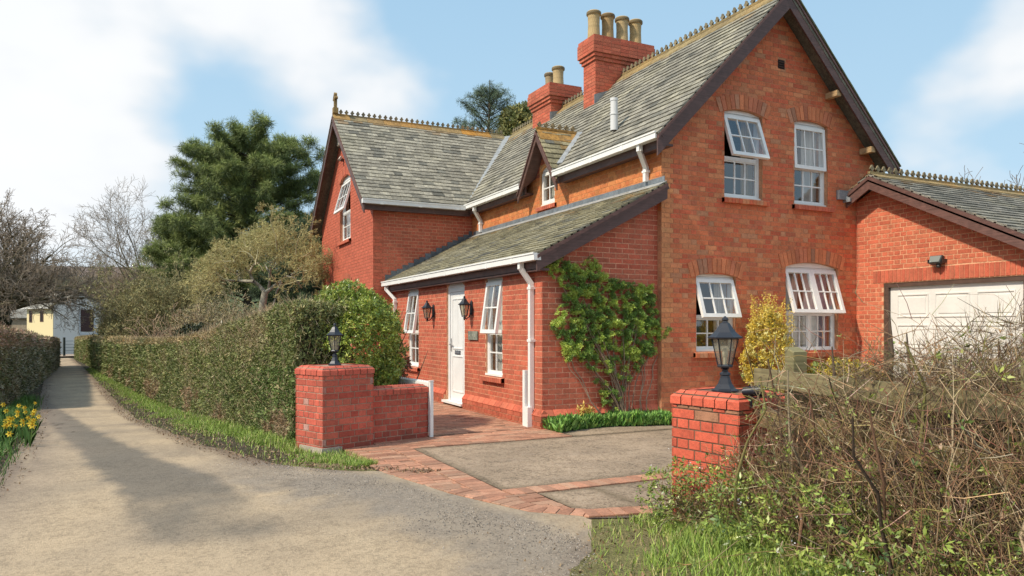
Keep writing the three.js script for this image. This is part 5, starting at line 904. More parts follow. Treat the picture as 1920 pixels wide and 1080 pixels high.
{ // wall climber on the porch end wall
  const t = thing('wall_climber', [6.05, 0, -9.0], 'green leafy climber trained on the brick end wall of the porch', 'climber'), r = rng(41), lists = [[], [], []], st = new B();
  const out = [[1017, 492], [1050, 478], [1085, 500], [1110, 478], [1135, 520], [1175, 530], [1222, 535], [1228, 560], [1235, 600], [1258, 622], [1236, 640], [1222, 668], [1196, 665], [1205, 690], [1180, 715], [1160, 735], [1150, 775], [1130, 770], [1120, 725], [1100, 705], [1060, 680], [1050, 640], [1030, 615], [1040, 590], [1055, 565], [1048, 530], [1030, 515]].map(([x, y]) => { const d = rayDir(x, y), k = (ZP + 0.05) / d.z; return [d.x * k, CAMY + d.y * k]; });
  const inside = (x, y) => { let c = false; for (let i = 0, j = out.length - 1; i < out.length; j = i++) { const [a, b] = out[i], [p, q] = out[j]; if ((b > y) !== (q > y) && x < (p - a) * (y - b) / (q - b) + a) c = !c; } return c; };
  const base = [6.14, 0, -9.0];
  for (let k = 0; k < 30; k++) { // fanning stems
    const a = out[Math.floor(r() * out.length)], e = [mix(base[0], a[0], 0.85), a[1] * 0.85 + 0.2], b0 = base[0] + (r() - 0.5) * 0.22, pts = []; for (let i = 0; i <= 7; i++) { const u = i / 7, v = Math.pow(u, 0.8); pts.push([mix(b0, e[0], Math.pow(u, 1.25)) + 0.03 * Math.sin(u * 9 + k), mix(0.02, e[1], v), -9.07 + 0.09 * (1 - u) + 0.035 * Math.sin(u * 5 + k)]); }
    st.tube(pts, pts.map((_, i) => 0.011 * (1 - i / 9) * (0.6 + 0.7 * r())), 5, jit(r, [0.36, 0.25, 0.17], 0.3));
  }
  for (const [x0, x1] of [[6.45, 6.7], [6.5, 6.62], [6.55, 6.86], [5.85, 5.35], [5.9, 5.25]]) { const pts = []; for (let i = 0; i <= 6; i++) { const u = i / 6; pts.push([mix(x0, x1, u) + 0.03 * Math.sin(i * 2.1), 0.05 + u * 0.95, -9.05 + 0.03 * Math.sin(i)]); } st.tube(pts, 0.007, 4, [0.50, 0.38, 0.27]); }
  st.build('stem', M.bark, t);
  let n = 0, g = 0; while (n < 24000 && g++ < 220000) { const x = 4.9 + 2.2 * r(), y = 0.2 + 2.3 * r(); if (!inside(x, y)) continue; const h = fbm3(x * 3.0, y * 3.0, 12, 2) * 0.32 + fbm3(x * 9, y * 9, 3, 3) * 0.8; if (h < -0.03 || (y < 0.95 && h < 0.06)) continue; const top = fbm3(x * 4.2, y * 4.2 - 0.1, 14, 3); lists[Math.floor(r() * 3)].push({ p: [x, y, ZP + 0.03 + Math.pow(r(), 0.7) * (0.04 + 0.13 * sstep(-0.1, 0.35, h))], e: ra(r), s: 0.0165 * (0.6 + 0.9 * r()), c: jit(r, top > 0.03 ? (r() < 0.6 ? [0.38, 0.52, 0.08] : [0.52, 0.60, 0.12]) : r() < 0.6 ? [0.21, 0.35, 0.06] : [0.12, 0.20, 0.045], 0.3) }); n++; }
  lists.forEach((l, k) => scatter('foliage', SPRIG[k], M.gloss, l, t));
}
{ // lush ground cover in the bed below it
  const r = rng(43), l = []; for (let k = 0; k < 9500; k++) { const u = r(), x = 4.90 + u * 2.0, z = -9.06 + r() * (0.34 + 0.12 * Math.sin(x * 3) + 0.05 * fbm3(x * 4, 1, 1, 2)); l.push({ p: [x, 0.01 + 0.16 * r() * (0.7 + 0.5 * fbm3(x * 3, z * 3, 4, 3)), z], e: [(r() - 0.5) * 1.3, r() * 6.28, (r() - 0.5) * 1.3], s: (0.05 + 0.08 * r()) * (1 + 0.9 * fbm3(x * 2.2, z * 2, 9, 3)), c: jit(r, r() < 0.6 ? [0.14, 0.30, 0.05] : r() < 0.7 ? [0.25, 0.42, 0.09] : [0.09, 0.17, 0.035], 0.35) }); }
  tag(scatter('ground_cover', LEAFN, M.blade, l), 'lush green ground cover along the foot of the porch end wall', 'ground cover', null, 'stuff');
  const f = bush('pale_perennial', [5.55, 0, -9.0], [0.12, 0.14, 0.07], 'tuft of pale yellow shoots in the bed beneath the climber', 'plant', { seed: 36, n: 60, cy: 0.16, leaf: 0.06, hf: 4, gap: -1, pick: () => [0.6, 0.45, 0.12] });
}

// ------------------------------------------------------------------ grass on the verges
const BLADE = (() => { const g = new THREE.BufferGeometry(); g.setAttribute('position', new THREE.BufferAttribute(new Float32Array([-0.035, 0, 0, 0.035, 0, 0, -0.028, 0.4, 0.05, 0.028, 0.4, 0.05, -0.016, 0.75, 0.18, 0.016, 0.75, 0.18, 0, 1, 0.38]), 3)); g.setIndex([0, 1, 2, 1, 3, 2, 2, 3, 4, 3, 5, 4, 4, 5, 6]); g.computeVertexNormals(); return g; })();
const grassTone = (r, n) => { const q = r(); return jit(r, q < 0.1 + 0.3 * sstep(-0.05, 0.4, n) ? [0.54, 0.46, 0.22] : q < 0.6 ? [0.25, 0.36, 0.06] : q < 0.85 ? [0.37, 0.50, 0.09] : [0.15, 0.24, 0.045], 0.28); };
{
  const r = rng(51), l = [];
  for (let k = 0; k < 42000; k++) { const s = -2 + 6.6 * r(), lat = pw(edgeR, s) - 0.05 + Math.pow(r(), 0.8) * 1.9, p = lanePt(s, lat); if (p[2] < -4.62 || p[2] > -1.2) continue; if (p[0] > 3.55 && p[2] < -3.95) continue; const e = lat - pw(edgeR, s), n = fbm3(p[0] * 1.4, p[2] * 1.4, 6, 4); if (e < 0.35 + n * 0.5 && r() < 0.72) continue; if (n > 0.22 && r() < 0.6) continue; const H = 0.03 + 0.13 * sstep(0.15, 1.0, e) * sstep(-4.5, -3.4, p[2]) * (0.4 + 0.9 * r()); l.push({ p: [p[0], mound(p[0], p[2]) - 0.03, p[2]], e: [(r() - 0.5) * 0.9, r() * 6.28, (r() - 0.5) * 0.9], s: [0.075 + 0.04 * r(), H + 0.04, H + 0.04], c: grassTone(r, n) }); }
  tag(scatter('verge_grass', BLADE, M.blade, l), 'bright rough grass at the corner of the lane below the brambles', 'grass', null, 'stuff');
}
{
  const r = rng(52), l = [];
  for (let k = 0; k < 52000; k++) { const s = 7.2 + Math.pow(r(), 1.7) * 40, a = pw(edgeR, s), b = s < hs0 ? 3.0 : faceR(s) + 0.12, lat = mix(a, b, r()), p = lanePt(s, lat), u = (lat - a) / Math.max(0.1, b - a), n = fbm3(p[0] * 0.9, p[2] * 0.9, 16, 4); if (s < 9.0 && lat > 2.78 && s > 8.2) continue; if (u < 0.40 + n * 0.9 && r() < 0.93) continue; const H = (0.02 + 0.10 * r() * u) * (s < 8.4 ? 0.6 : 1); l.push({ p: [p[0], hT(p[0], p[2]) - 0.03, p[2]], e: [(r() - 0.5) * 0.9, r() * 6.28, (r() - 0.5) * 0.9], s: [0.085 * (1 + s * 0.04), H + 0.04, H + 0.04], c: grassTone(r, n - (s > 20 ? 0.3 : 0.1)) }); }
  tag(scatter('verge_grass', BLADE, M.blade, l), 'strip of green grass between the lane and the long clipped hedge', 'grass', null, 'stuff');
}
{
  const r = rng(53), l = [];
  for (let k = 0; k < 22000; k++) { const s = 6.0 + Math.pow(r(), 1.5) * 20, a = pw(edgeL, s), lat = a - Math.pow(r(), 0.9) * 1.5 + 0.04, p = lanePt(s, lat), n = fbm3(p[0] * 0.9, p[2] * 0.9, 26, 4); if (a - lat < 0.15 && r() < 0.8) continue; const H = 0.06 + 0.14 * r(); l.push({ p: [p[0], hT(p[0], p[2]) - 0.03, p[2]], e: [(r() - 0.5) * 0.9, r() * 6.28, (r() - 0.5) * 0.9], s: [0.13, H + 0.04, H + 0.04], c: jit(r, r() < 0.7 ? [0.085, 0.19, 0.03] : [0.14, 0.26, 0.045], 0.3) }); }
  tag(scatter('verge_grass', BLADE, M.blade, l), 'dark green grass under the daffodils at the left edge of the lane', 'grass', null, 'stuff');
}
{ // dead leaves and loose stones along the lane edges
  const r = rng(54), l = [], q = [], S = new THREE.IcosahedronGeometry(1, 0);
  for (let k = 0; k < 5200; k++) { const s = 6.5 + Math.pow(r(), 1.4) * 26, lat = r() < 0.75 ? pw(edgeR, s) + (r() * 0.9 - 0.28) * (s > 7.8 ? 0.75 : 0.3) : pw(edgeL, s) + (r() - 0.6) * 0.5, p = lanePt(s, lat); l.push({ p: [p[0], hT(p[0], p[2]) + 0.012 + 0.01 * r(), p[2]], e: ra(r), s: 0.018 + 0.022 * r(), c: jit(r, r() < 0.6 ? [0.20, 0.125, 0.075] : [0.33, 0.235, 0.14], 0.4) }); }
  for (let k = 0; k < 900; k++) { const p = lanePt(2.2 + 2.4 * r(), 2.5 + Math.pow(r(), 1.3) * 1.5); l.push({ p: [p[0], mound(p[0], p[2]) - 0.015, p[2]], e: ra(r), s: 0.018 + 0.02 * r(), c: jit(r, [0.27, 0.18, 0.10], 0.4) }); }
  tag(scatter('leaf_litter', LEAF, M.matte, l), 'brown leaf litter lying along the edges of the lane', 'leaf litter', null, 'stuff');
  for (let k = 0; k < 5200; k++) { const s = 2.6 + 5.6 * Math.pow(r(), 0.9), e = pw([[2.6, 2.7], [4.2, 3.2], [4.8, 3.0], [5.7, 2.9], [6.8, 2.75], [7.9, 2.1], [9, 1.8]], s), g = (r() + r() + r()) / 3, lat = e - 0.02 - Math.abs(g - 0.5) * 2.2 * (s < 7.4 ? 1 : 0.5), p = lanePt(s, lat); q.push({ p: [p[0], hT(p[0], p[2]) + 0.012, p[2]], e: ra(r), s: [0.003 + 0.006 * r() * r(), 0.002 + 0.003 * r(), 0.003 + 0.006 * r() * r()], c: jit(r, r() < 0.5 ? [0.27, 0.235, 0.20] : r() < 0.6 ? [0.14, 0.12, 0.105] : [0.42, 0.36, 0.31], 0.3) }); }
  tag(scatter('loose_gravel', S, M.petal, q), 'loose grey gravel between the lane and the brick apron', 'gravel', null, 'stuff');
}

// ------------------------------------------------------------------ brambles over the fence
{
  const t = thing('bramble_thicket', fenP(1.6, 0), 'tangled brown bramble thicket growing through the rail fence', 'bramble'), r = rng(61), b = new B(), main = [new B(), new B(), new B()], lf = [[], [], []], dl = [], fl = [];
  const tone = () => jit(r, pick(r, [[0.34, [0.34, 0.215, 0.12]], [0.20, [0.27, 0.145, 0.085]], [0.15, [0.60, 0.46, 0.29]], [0.19, [0.11, 0.07, 0.045]], [0.12, [0.28, 0.24, 0.085]]]), 0.25);
  const H = (s) => pw([[-0.9, 0.25], [-0.45, 0.45], [-0.1, 0.85], [0.4, 1.12], [1.2, 1.38], [2.0, 1.54], [3.0, 1.64], [4.5, 1.66]], s);
  const cane = (s, off, len, lean, up, rad, big) => {
    let p = fenP(s, mound(...[fenP(s, 0, off)[0], fenP(s, 0, off)[2]]) - 0.02, off), d = norm3([Math.cos(lean) * (1 - up), up, Math.sin(lean) * (1 - up)]); const n = big ? 8 : 6, pts = [p], q = [rad], c = tone(); let bend = (r() - 0.35) * 0.5;
    for (let k = 1; k <= n; k++) { const h = H(s) * (0.86 + 0.14 * Math.sin(s * 7) ); const over = p[1] > h ? 0.55 : 0; d = norm3([d[0] + (r() - 0.5) * 0.85, d[1] + (r() - 0.5) * 0.5 - bend * 0.2 - over * 0.8 - (k / n) * 0.14, d[2] + (r() - 0.5) * 0.85]); p = add3(p, d, len / n); if (p[1] < 0.01) p = [p[0], 0.01, p[2]]; const al = (p[0] - fenA[0]) * fenDir[0] + (p[2] - fenA[1]) * fenDir[2], lo = -(p[0] - fenA[0]) * fenDir[2] + (p[2] - fenA[1]) * fenDir[0]; if ((p[1] > 0.62 - 0.5 * Math.min(0.6, Math.max(0, -al)) && al < 0.16 + 0.5 * Math.max(0, lo)) || (lo > 0.42 && p[1] > 0.3) || p[1] > h + 0.16 || FX * p[0] + FZ * p[2] < 2.3) break; pts.push(p); q.push(rad * (1 - 0.75 * k / n)); }
    if (pts.length < 3) return [null, c]; b.tube(pts, q, 3, c, c.map((x) => x * 0.85));
    return [pts, c];
  };
  for (let k = 0; k < 4400; k++) {
    const s = -0.42 + 5.1 * Math.pow(r(), 0.9), off = s < 0.1 ? 0.1 + 0.35 * r() : r() < 0.58 ? -1.1 + 1.0 * r() : -0.1 + 0.44 * r(); const small = s < 0.1; if (small && r() < 0.55) continue;
    const len = (small ? 0.3 : 0.9) + r() * (small ? 0.25 : 0.9), [pts, c] = cane(s, off, len * (0.6 + 0.4 * H(s)), r() * 6.28, 0.5 + 0.45 * r(), 0.0022 + 0.0034 * r() * r(), true); if (!pts) continue;
    for (let m = 0; m < 3; m++) { const i = 1 + Math.floor(r() * (pts.length - 1)), d = rotTo(norm3(add3(pts[i], pts[i - 1], -1)), 0.6 + 0.6 * r(), r() * 6.28), L = 0.08 + 0.2 * r(), a = pts[i], e = add3(a, d, L), mdl = add3(add3(a, d, L * 0.5), [r() - 0.5, r() - 0.5, r() - 0.5], 0.05); if (e[1] > 0) { b.tube([a, mdl, e], [0.0026, 0.002, 0.001], 3, c.map((x) => x * (0.8 + 0.4 * r()))); if (r() < 0.5) { const d2 = rotTo(d, 0.7, r() * 6), e2 = add3(mdl, d2, L * 0.5); b.tube([mdl, e2], [0.0018, 0.0008], 3, c); } } }
    if (r() < 0.9) for (let m = 0; m < 3; m++) { const i = 1 + Math.floor(r() * (pts.length - 1)), p = pts[i]; const low = sstep(0.75, 0.1, p[1]); if (r() < 0.30 + 0.6 * low) lf[Math.floor(r() * 3)].push({ p: add3(p, [r() - 0.5, r() - 0.5, r() - 0.5], 0.06), e: ra(r), s: 0.017 + 0.018 * r(), c: jit(r, r() < 0.5 ? [0.22, 0.28, 0.06] : r() < 0.5 ? [0.33, 0.38, 0.09] : r() < 0.5 ? [0.38, 0.26, 0.15] : [0.11, 0.17, 0.04], 0.3) }); else if (r() < 0.35) dl.push({ p, e: ra(r), s: 0.02 + 0.02 * r(), c: jit(r, [0.42, 0.28, 0.18], 0.35) }); }
  }
  for (let k = 0; k < 14; k++) { const s = 0.6 + 3.2 * r(), p = fenP(s, 0, 0.1 + 0.5 * r()), q = []; for (let i = 0; i <= 6; i++) q.push([p[0] + (r() - 0.5) * 0.09 + 0.12 * Math.sin(k * 2.3 + i * 0.7), i / 6 * (1.05 + 0.025 * k), p[2] + (r() - 0.5) * 0.09]); main[k % 3].tube(q, q.map((_, i) => (0.012 - i * 0.0012) * (0.7 + 0.6 * r())), 5, tone()); } // old woody stems standing up
  for (const [px, d, top] of [[1668, 4.3, 590], [1560, 4.6, 650], [1700, 4.25, 625], [1872, 3.7, 640]]) { const p0 = pix(px - 12, d, 0), p1 = pix(px, d, CAMY + (HOR - top) / FOC * d); main[0].tube([p0, mix3(p0, p1, 0.6), add3(mix3(p0, p1, 0.85), [0.02, 0, 0.01]), p1], [0.015, 0.013, 0.011, 0.004], 6, [0.16, 0.11, 0.075]); }
  b.build('canes', M.twig, t, 'stuff'); main.forEach((m) => m.build('woody_stem', M.bark, t));
  // dense dead growth inside, twigs coloured darker to paint in shaded depth
  const TW = [clumpGeo(21, 11, 1, 0.012), clumpGeo(22, 11, 1, 0.010), clumpGeo(23, 12, 0.9, 0.014)], tl = [[], [], []];
  for (let k = 0; k < 19000; k++) { const s = 0.3 + 4.9 * r(), off = -1.15 + 1.12 * Math.pow(r(), 0.8), u = Math.pow(r(), 0.85), p = fenP(s, u * H(s) * (0.88 + 0.12 * Math.sin(s * 9 + off * 5)), off);  if (FX * p[0] + FZ * p[2] < 2.3) continue; const n = fbm3(p[0] * 3, p[1] * 3, p[2] * 3, 3); if (n < -0.12) continue; tl[Math.floor(r() * 3)].push({ p, e: ra(r), s: 0.07 + 0.10 * r(), c: jit(r, pick(r, [[0.42, [0.13, 0.085, 0.05]], [0.28, [0.25, 0.165, 0.09]], [0.16, [0.44, 0.32, 0.18]], [0.14, [0.20, 0.20, 0.06]]]), 0.3) }); if (r() < 0.42) dl.push({ p, e: ra(r), s: 0.022 + 0.022 * r(), c: jit(r, r() < 0.5 ? [0.42, 0.27, 0.15] : r() < 0.6 ? [0.36, 0.36, 0.10] : [0.17, 0.24, 0.06], 0.35) }); }
  tl.forEach((l, k) => scatter('dead_twigs', TW[k], M.matte, l, t));
  // greenery at the foot
  for (let k = 0; k < 7000; k++) { const s = -0.55 + 4.8 * r(), off = -0.7 + 1.1 * r(), p = fenP(s, 0, -off); if (FX * p[0] + FZ * p[2] < 2.2) continue; const h = Math.pow(r(), 1.6) * (s < 0 ? 0.42 : 0.55); const n = fbm3(p[0] * 2.2, h * 3, p[2] * 2.2, 3); if (n < -0.05) continue; lf[Math.floor(r() * 3)].push({ p: [p[0], h + mound(p[0], p[2]) * 0.5, p[2]], e: ra(r), s: 0.018 + 0.02 * r(), c: jit(r, r() < 0.5 ? [0.24, 0.32, 0.065] : r() < 0.6 ? [0.36, 0.42, 0.09] : [0.12, 0.18, 0.045], 0.3) }); }
  for (let k = 0; k < 46; k++) { const s = -0.8 + 4.4 * r(), p = fenP(s, 0.06 + 0.42 * r(), 0.25 + 0.35 * r()); for (let j = 0; j < 5; j++) fl.push({ p: add3(p, [r() - 0.5, r() - 0.5, r() - 0.5], 0.02), e: ra(r), s: 0.013, c: [0.85, 0.84, 0.86] }); }
  lf.forEach((l, k) => scatter('foliage', SPRIG[k], M.gloss, l, t)); scatter('dead_leaves', LEAF, M.matte, dl, t); scatter('blossom', LEAF, M.petal, fl, t);
}
// ------------------------------------------------------------------ daffodils
{
  const r = rng(71); let first = null;
  const spots = [[4, 752], [60, 742], [14, 772], [34, 768], [26, 784], [44, 756], [50, 762], [58, 772], [66, 762], [70, 770], [24, 768], [64, 778], [42, 790], [36, 786], [10, 790], [52, 792], [48, 800], [2, 800], [16, 798], [22, 794], [56, 802], [18, 812], [30, 758], [46, 776], [8, 764], [38, 750], [12, 782]];
  const places = ['beneath the hedge at the lane edge', 'in the left hand clump', 'nearest the lane', 'at the back of the clump', 'at the front of the clump'];
  const rows = [...spots].sort((a, b) => a[1] - b[1]), ord = ['first', 'second', 'third', 'fourth', 'fifth', 'sixth', 'seventh', 'eighth'], rowN = ['back', 'second', 'third', 'front'];
  const lab = ([x, y]) => { const i = rows.findIndex((q) => q[0] === x && q[1] === y), k = Math.min(3, Math.floor(i / 7)), row = rows.slice(k * 7, k === 3 ? 99 : k * 7 + 7).sort((a, b) => a[0] - b[0]), j = row.findIndex((q) => q[0] === x && q[1] === y); return `yellow daffodil in the ${rowN[k]} row of the verge clump, ${ord[j]} from the left`; };
  for (const [x, y] of spots) {
    const g0 = ground(x, y + 38), p = [g0[0], g0[1], g0[2]];
    if (!first) {
      const t = first = thing('daffodil', p, lab([x, y]), 'daffodil', 'daffodils along the left verge'), C = [0.80, 0.60, 0.05], h = 0.34;
      new B().tube([[p[0], p[1], p[2]], [p[0] + 0.01, p[1] + h * 0.7, p[2]], [p[0] + 0.02, p[1] + h, p[2] + 0.02]], 0.006, 5, [0.16, 0.27, 0.06]).build('stem', M.petal, t);
      for (let k = 0; k < 5; k++) { const a = k * 1.3, c = new B(), L = 0.26 + 0.05 * (k % 3); c.poly([[p[0], p[1], p[2]], [p[0] + Math.cos(a) * 0.03 + 0.012, p[1] + L * 0.6, p[2] + Math.sin(a) * 0.03], [p[0] + Math.cos(a) * 0.10, p[1] + L, p[2] + Math.sin(a) * 0.10], [p[0] + Math.cos(a) * 0.03 - 0.012, p[1] + L * 0.6, p[2] + Math.sin(a) * 0.03]], [0.11, 0.22, 0.05]); c.build('leaf', M.petal, t); }
      const hd = frame([p[0] + 0.025, p[1] + h, p[2] + 0.03], norm3([0.8, 0, -0.5]), [0.1, 1, 0.1]);
      const f = frame(hd.o, hd.d, norm3(cross(norm3([0.45, 0.25, 0.85]), hd.d))); // faces the lane
      const pe = new B(); for (let k = 0; k < 6; k++) { const a = k / 6 * 6.283, P = (q, w, z) => f.P(Math.cos(a + w) * q, Math.sin(a + w) * q, z); pe.poly([P(0.006, 0, 0), P(0.035, 0.42, 0.004), P(0.062, 0, -0.004), P(0.035, -0.42, 0.004)], C); } pe.build('petals', M.petal, t);
      const tr = new B(); for (let k = 0; k < 10; k++) { const a = k / 10 * 6.283, c = (k + 1) / 10 * 6.283, P = (q, w, z) => f.P(Math.cos(w) * q, Math.sin(w) * q, z); tr.poly([P(0.012, a, 0.003), P(0.012, c, 0.003), P(0.016, c, 0.03), P(0.016, a, 0.03)], [0.82, 0.50, 0.02]).poly([P(0.016, a, 0.03), P(0.016, c, 0.03), P(0.024, c, 0.038), P(0.024, a, 0.038)], [0.82, 0.50, 0.02]); } tr.build('trumpet', M.petal, t);
    } else { const c = first.clone(); c.name = numbered('daffodil'); c.position.set(...p); c.rotation.y = (r() - 0.5) * 1.6; c.rotation.z = (r() - 0.5) * 0.3; c.scale.setScalar(0.65 + 0.3 * r()); c.userData.label = lab([x, y]); scene.add(c); }
  }
}

// ------------------------------------------------------------------ trees
const TUFT = [clumpGeo(11, 26, 1, 0.035), clumpGeo(12, 26, 1, 0.04), clumpGeo(13, 24, 0.9, 0.035)];
const oakO = { h: 3.6, rad: 0.27, n: [13, 7, 6, 5, 4], ang: [0.95, 0.62, 0.6, 0.6, 0.6], ratio: [1.35, 0.60, 0.60, 0.62, 0.66], from: [0.45, 0.3, 0.2, 0.1], wob: [0.15, 0.35, 0.5, 0.6, 0.7], up: [0.05, 0.05, 0.04, 0.03, 0.02], bark: [0.15, 0.125, 0.065], twig: [0.22, 0.165, 0.115], barkLv: 3, rr: 0.50, min: 0.010 };
{
  const b = pix(0, 37, 0), p = [b[0], hT(b[0], b[2]), b[2]];
  const stems = []; for (let k = 0; k < 26; k++) { const u = (k + 0.5) / 26, a = k * 2.39996, el = Math.asin(1 - 0.93 * u), c = Math.cos(el); stems.push([0.1 * Math.cos(a), 3.0 + 0.5 * (1 - u), 0.1 * Math.sin(a), Math.cos(a) * c, Math.sin(el) + 0.05, Math.sin(a) * c, 0.8 + 0.25 * ((k * 7) % 5) / 5, 1]); }
  const { t } = tree('bare_tree', p, 'large bare oak overhanging the lane at the left edge', 'tree', null, { h: 4.3, rad: 0.10, n: [7, 6, 4, 4], ang: [0.6, 0.65, 0.65, 0.65], ratio: [0.55, 0.55, 0.56, 0.6], from: [0.3, 0.2, 0.15, 0.1], wob: [0.45, 0.6, 0.7, 0.8, 0.8], up: [0.02, 0.03, 0.02, 0.02], bark: [0.15, 0.125, 0.065], twig: [0.30, 0.24, 0.18], barkLv: 2, rr: 0.5, min: 0.008, seg: [6, 4, 3, 3, 2], stems }, 85);
  new B().tube([[p[0], p[1] - 0.1, p[2]], [p[0] + 0.1, p[1] + 1.4, p[2]], [p[0], p[1] + 3.2, p[2]]], [0.5, 0.36, 0.26], 10, [0.14, 0.12, 0.065]).build('trunk', M.bark, t);
  const r = rng(82), l = []; for (let k = 0; k < 2600; k++) { const a = r() * 6.28, y = 0.4 + 3.4 * r(), q = 0.2 + 0.55 * r() * (1 - y / 5); l.push({ p: [p[0] + Math.cos(a) * q, p[1] + y, p[2] + Math.sin(a) * q], e: ra(r), s: 0.12, c: jit(r, [0.045, 0.06, 0.02], 0.4) }); } scatter('ivy', SPRIG[0], M.gloss, l, t);
}
{ const b = pix(285, 62, 0); tree('bare_tree', [b[0], hT(b[0], b[2]) + 1, b[2]], 'pale bare tree standing behind the left side of the big pine', 'tree', null, { ...oakO, h: 5.2, rad: 0.26, n: [10, 6, 5, 4, 4], up: [0.05, 0.08, 0.06, 0.05], twig: [0.27, 0.22, 0.17] }, 83); }
{ const b = pix(2000, 30, 0); tree('bare_tree', [b[0], 0, b[2]], 'thin bare tree with twigs reaching in above the garage roof at the right', 'tree', null, { ...oakO, h: 5.0, rad: 0.16, n: [10, 6, 4, 4], ratio: [0.9, 0.6, 0.6, 0.6], wob: [0.2, 0.4, 0.5, 0.6], ang: [1.0, 0.7, 0.6], from: [0.5, 0.25, 0.2], twig: [0.22, 0.17, 0.14] }, 84); }
{ // the far wood behind the barn: bare trees one by one
  const o = { ...oakO, h: 4.4, rad: 0.22, n: [10, 6, 5, 4], from: [0.2, 0.2, 0.2, 0.2], up: [0.05, 0.06, 0.05], min: 0.014, twig: [0.235, 0.175, 0.11], bark: [0.14, 0.11, 0.06] };
  const protos = [], WX = [178, 205, 240, 150, 122, 268, 300, 60, 95, 330, 20, 225, 165, 190];
  [[178, 92], [205, 104], [240, 88], [150, 110], [122, 98], [268, 96], [300, 84], [60, 118], [95, 124], [330, 92], [20, 110], [225, 130], [165, 140], [190, 118]].forEach(([px, d], k) => {
    const b = pix(px, d, 0), p = [b[0], hT(b[0], b[2]) + 0.2, b[2]], lab = 'bare brown tree in the wood behind the barn, ' + ['first', 'second', 'third', 'fourth', 'fifth', 'sixth', 'seventh', 'eighth', 'ninth', 'tenth', 'eleventh', 'twelfth', 'thirteenth', 'last'][WX.filter((x) => x < px).length] + ' from the left';
    if (k < 3) { const q = tree('wood_tree', p, lab, 'tree', 'bare trees in the wood behind the barn', o, 90 + k); protos.push(q.t); const l = [[], [], []]; for (const [e] of q.tips) if (q.r() < 0.8) l[Math.floor(q.r() * 3)].push({ p: add3(e, [q.r() - 0.5, q.r() - 0.5, q.r() - 0.5], 0.5), e: ra(q.r), s: 0.16 + 0.16 * q.r(), c: jit(q.r, [[0.27, 0.20, 0.12], [0.24, 0.21, 0.10], [0.30, 0.20, 0.14]][k], 0.35) }); l.forEach((z, i) => scatter('twig_haze', TUFT[i], M.matte, z, q.t)); }
    else { const c = protos[k % 3].clone(); c.name = numbered('wood_tree'); c.position.set(...p); c.rotation.y = k * 1.7; c.scale.setScalar(0.85 + (k % 4) * 0.14); c.userData.label = lab; scene.add(c); }
  });
}
// pine: bare trunk, flat shelves of needle tufts
function pine(name, p, label, o) {
  const t = thing(name, p, label, 'tree'), r = rng(o.seed), b = new B(), lists = [[], [], []], trunk = []; for (let k = 0; k <= 8; k++) trunk.push([p[0] + 0.18 * Math.sin(k * 0.9 + o.seed), p[1] + o.h * 0.96 * k / 8, p[2] + 0.15 * Math.cos(k * 1.1)]);
  b.tube(trunk, trunk.map((_, k) => o.rad * (1 - k / 8.8)), 9, o.bark); 
  for (let k = 0; k < o.limbs; k++) {
    const u = o.low + (1 - o.low) * (k + r()) / o.limbs, y = o.h * u, i = Math.min(7, Math.floor(u * 7.6)), s = mix3(trunk[i], trunk[i + 1], u * 7.6 - i), a = k * 2.399 + r() * 0.8, R = o.prof(u) * (0.75 + 0.4 * r()), up = o.up + 0.35 * u * r(), d = norm3([Math.cos(a), up, Math.sin(a)]), pts = [s]; let q = s, dd = d;
    for (let j = 0; j < 4; j++) { dd = norm3([dd[0] + (r() - 0.5) * 0.3, dd[1] + (r() - 0.4) * 0.22, dd[2] + (r() - 0.5) * 0.3]); q = add3(q, dd, R / 4); pts.push(q); }
    b.tube(pts, pts.map((_, j) => 0.07 * o.rs * (1 - j / 5)), 4, o.bark.map((v) => v * 0.8));
    for (let j = 1; j <= 4; j++) for (let m = 0; m < o.sub; m++) {
      if (j < 2 && r() < 0.5) continue;
      const d2 = rotTo(norm3([dd[0], 0.1 + o.up * 0.5, dd[2]]), 1.0 * r(), r() * 6.28), L = o.spread * (0.4 + 0.8 * r()), e = add3(pts[j], [d2[0], Math.abs(d2[1]) * o.lift + o.droop, d2[2]], L); b.tube([pts[j], e], [0.022, 0.01], 3, o.bark.map((v) => v * 0.7));
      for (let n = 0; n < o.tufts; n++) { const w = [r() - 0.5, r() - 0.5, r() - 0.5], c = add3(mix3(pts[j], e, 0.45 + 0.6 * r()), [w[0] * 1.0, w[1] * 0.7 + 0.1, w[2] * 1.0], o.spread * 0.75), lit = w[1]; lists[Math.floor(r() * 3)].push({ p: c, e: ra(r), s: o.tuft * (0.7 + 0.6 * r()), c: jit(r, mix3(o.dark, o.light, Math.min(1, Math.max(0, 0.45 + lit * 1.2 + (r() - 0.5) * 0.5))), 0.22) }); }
    }
  }
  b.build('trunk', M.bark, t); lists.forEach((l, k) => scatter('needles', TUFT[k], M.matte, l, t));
}
{ const b = pix(470, 48, 0); pine('pine_tree', [b[0], hT(b[0], b[2]), b[2]], 'tall dark green pine with spreading tiers behind the garden bushes', { seed: 3, h: 15.2, rad: 0.34, limbs: 120, low: 0.27, up: 0.22, rs: 1, sub: 3, tufts: 12, spread: 0.80, lift: 0.7, droop: 0.08, tuft: 0.30, bark: [0.10, 0.075, 0.055], dark: [0.08, 0.115, 0.035], light: [0.33, 0.39, 0.11], prof: (u) => pw([[0.27, 3.4], [0.40, 4.9], [0.6, 4.7], [0.75, 4.7], [0.88, 3.7], [1, 1.9]], u) }); }
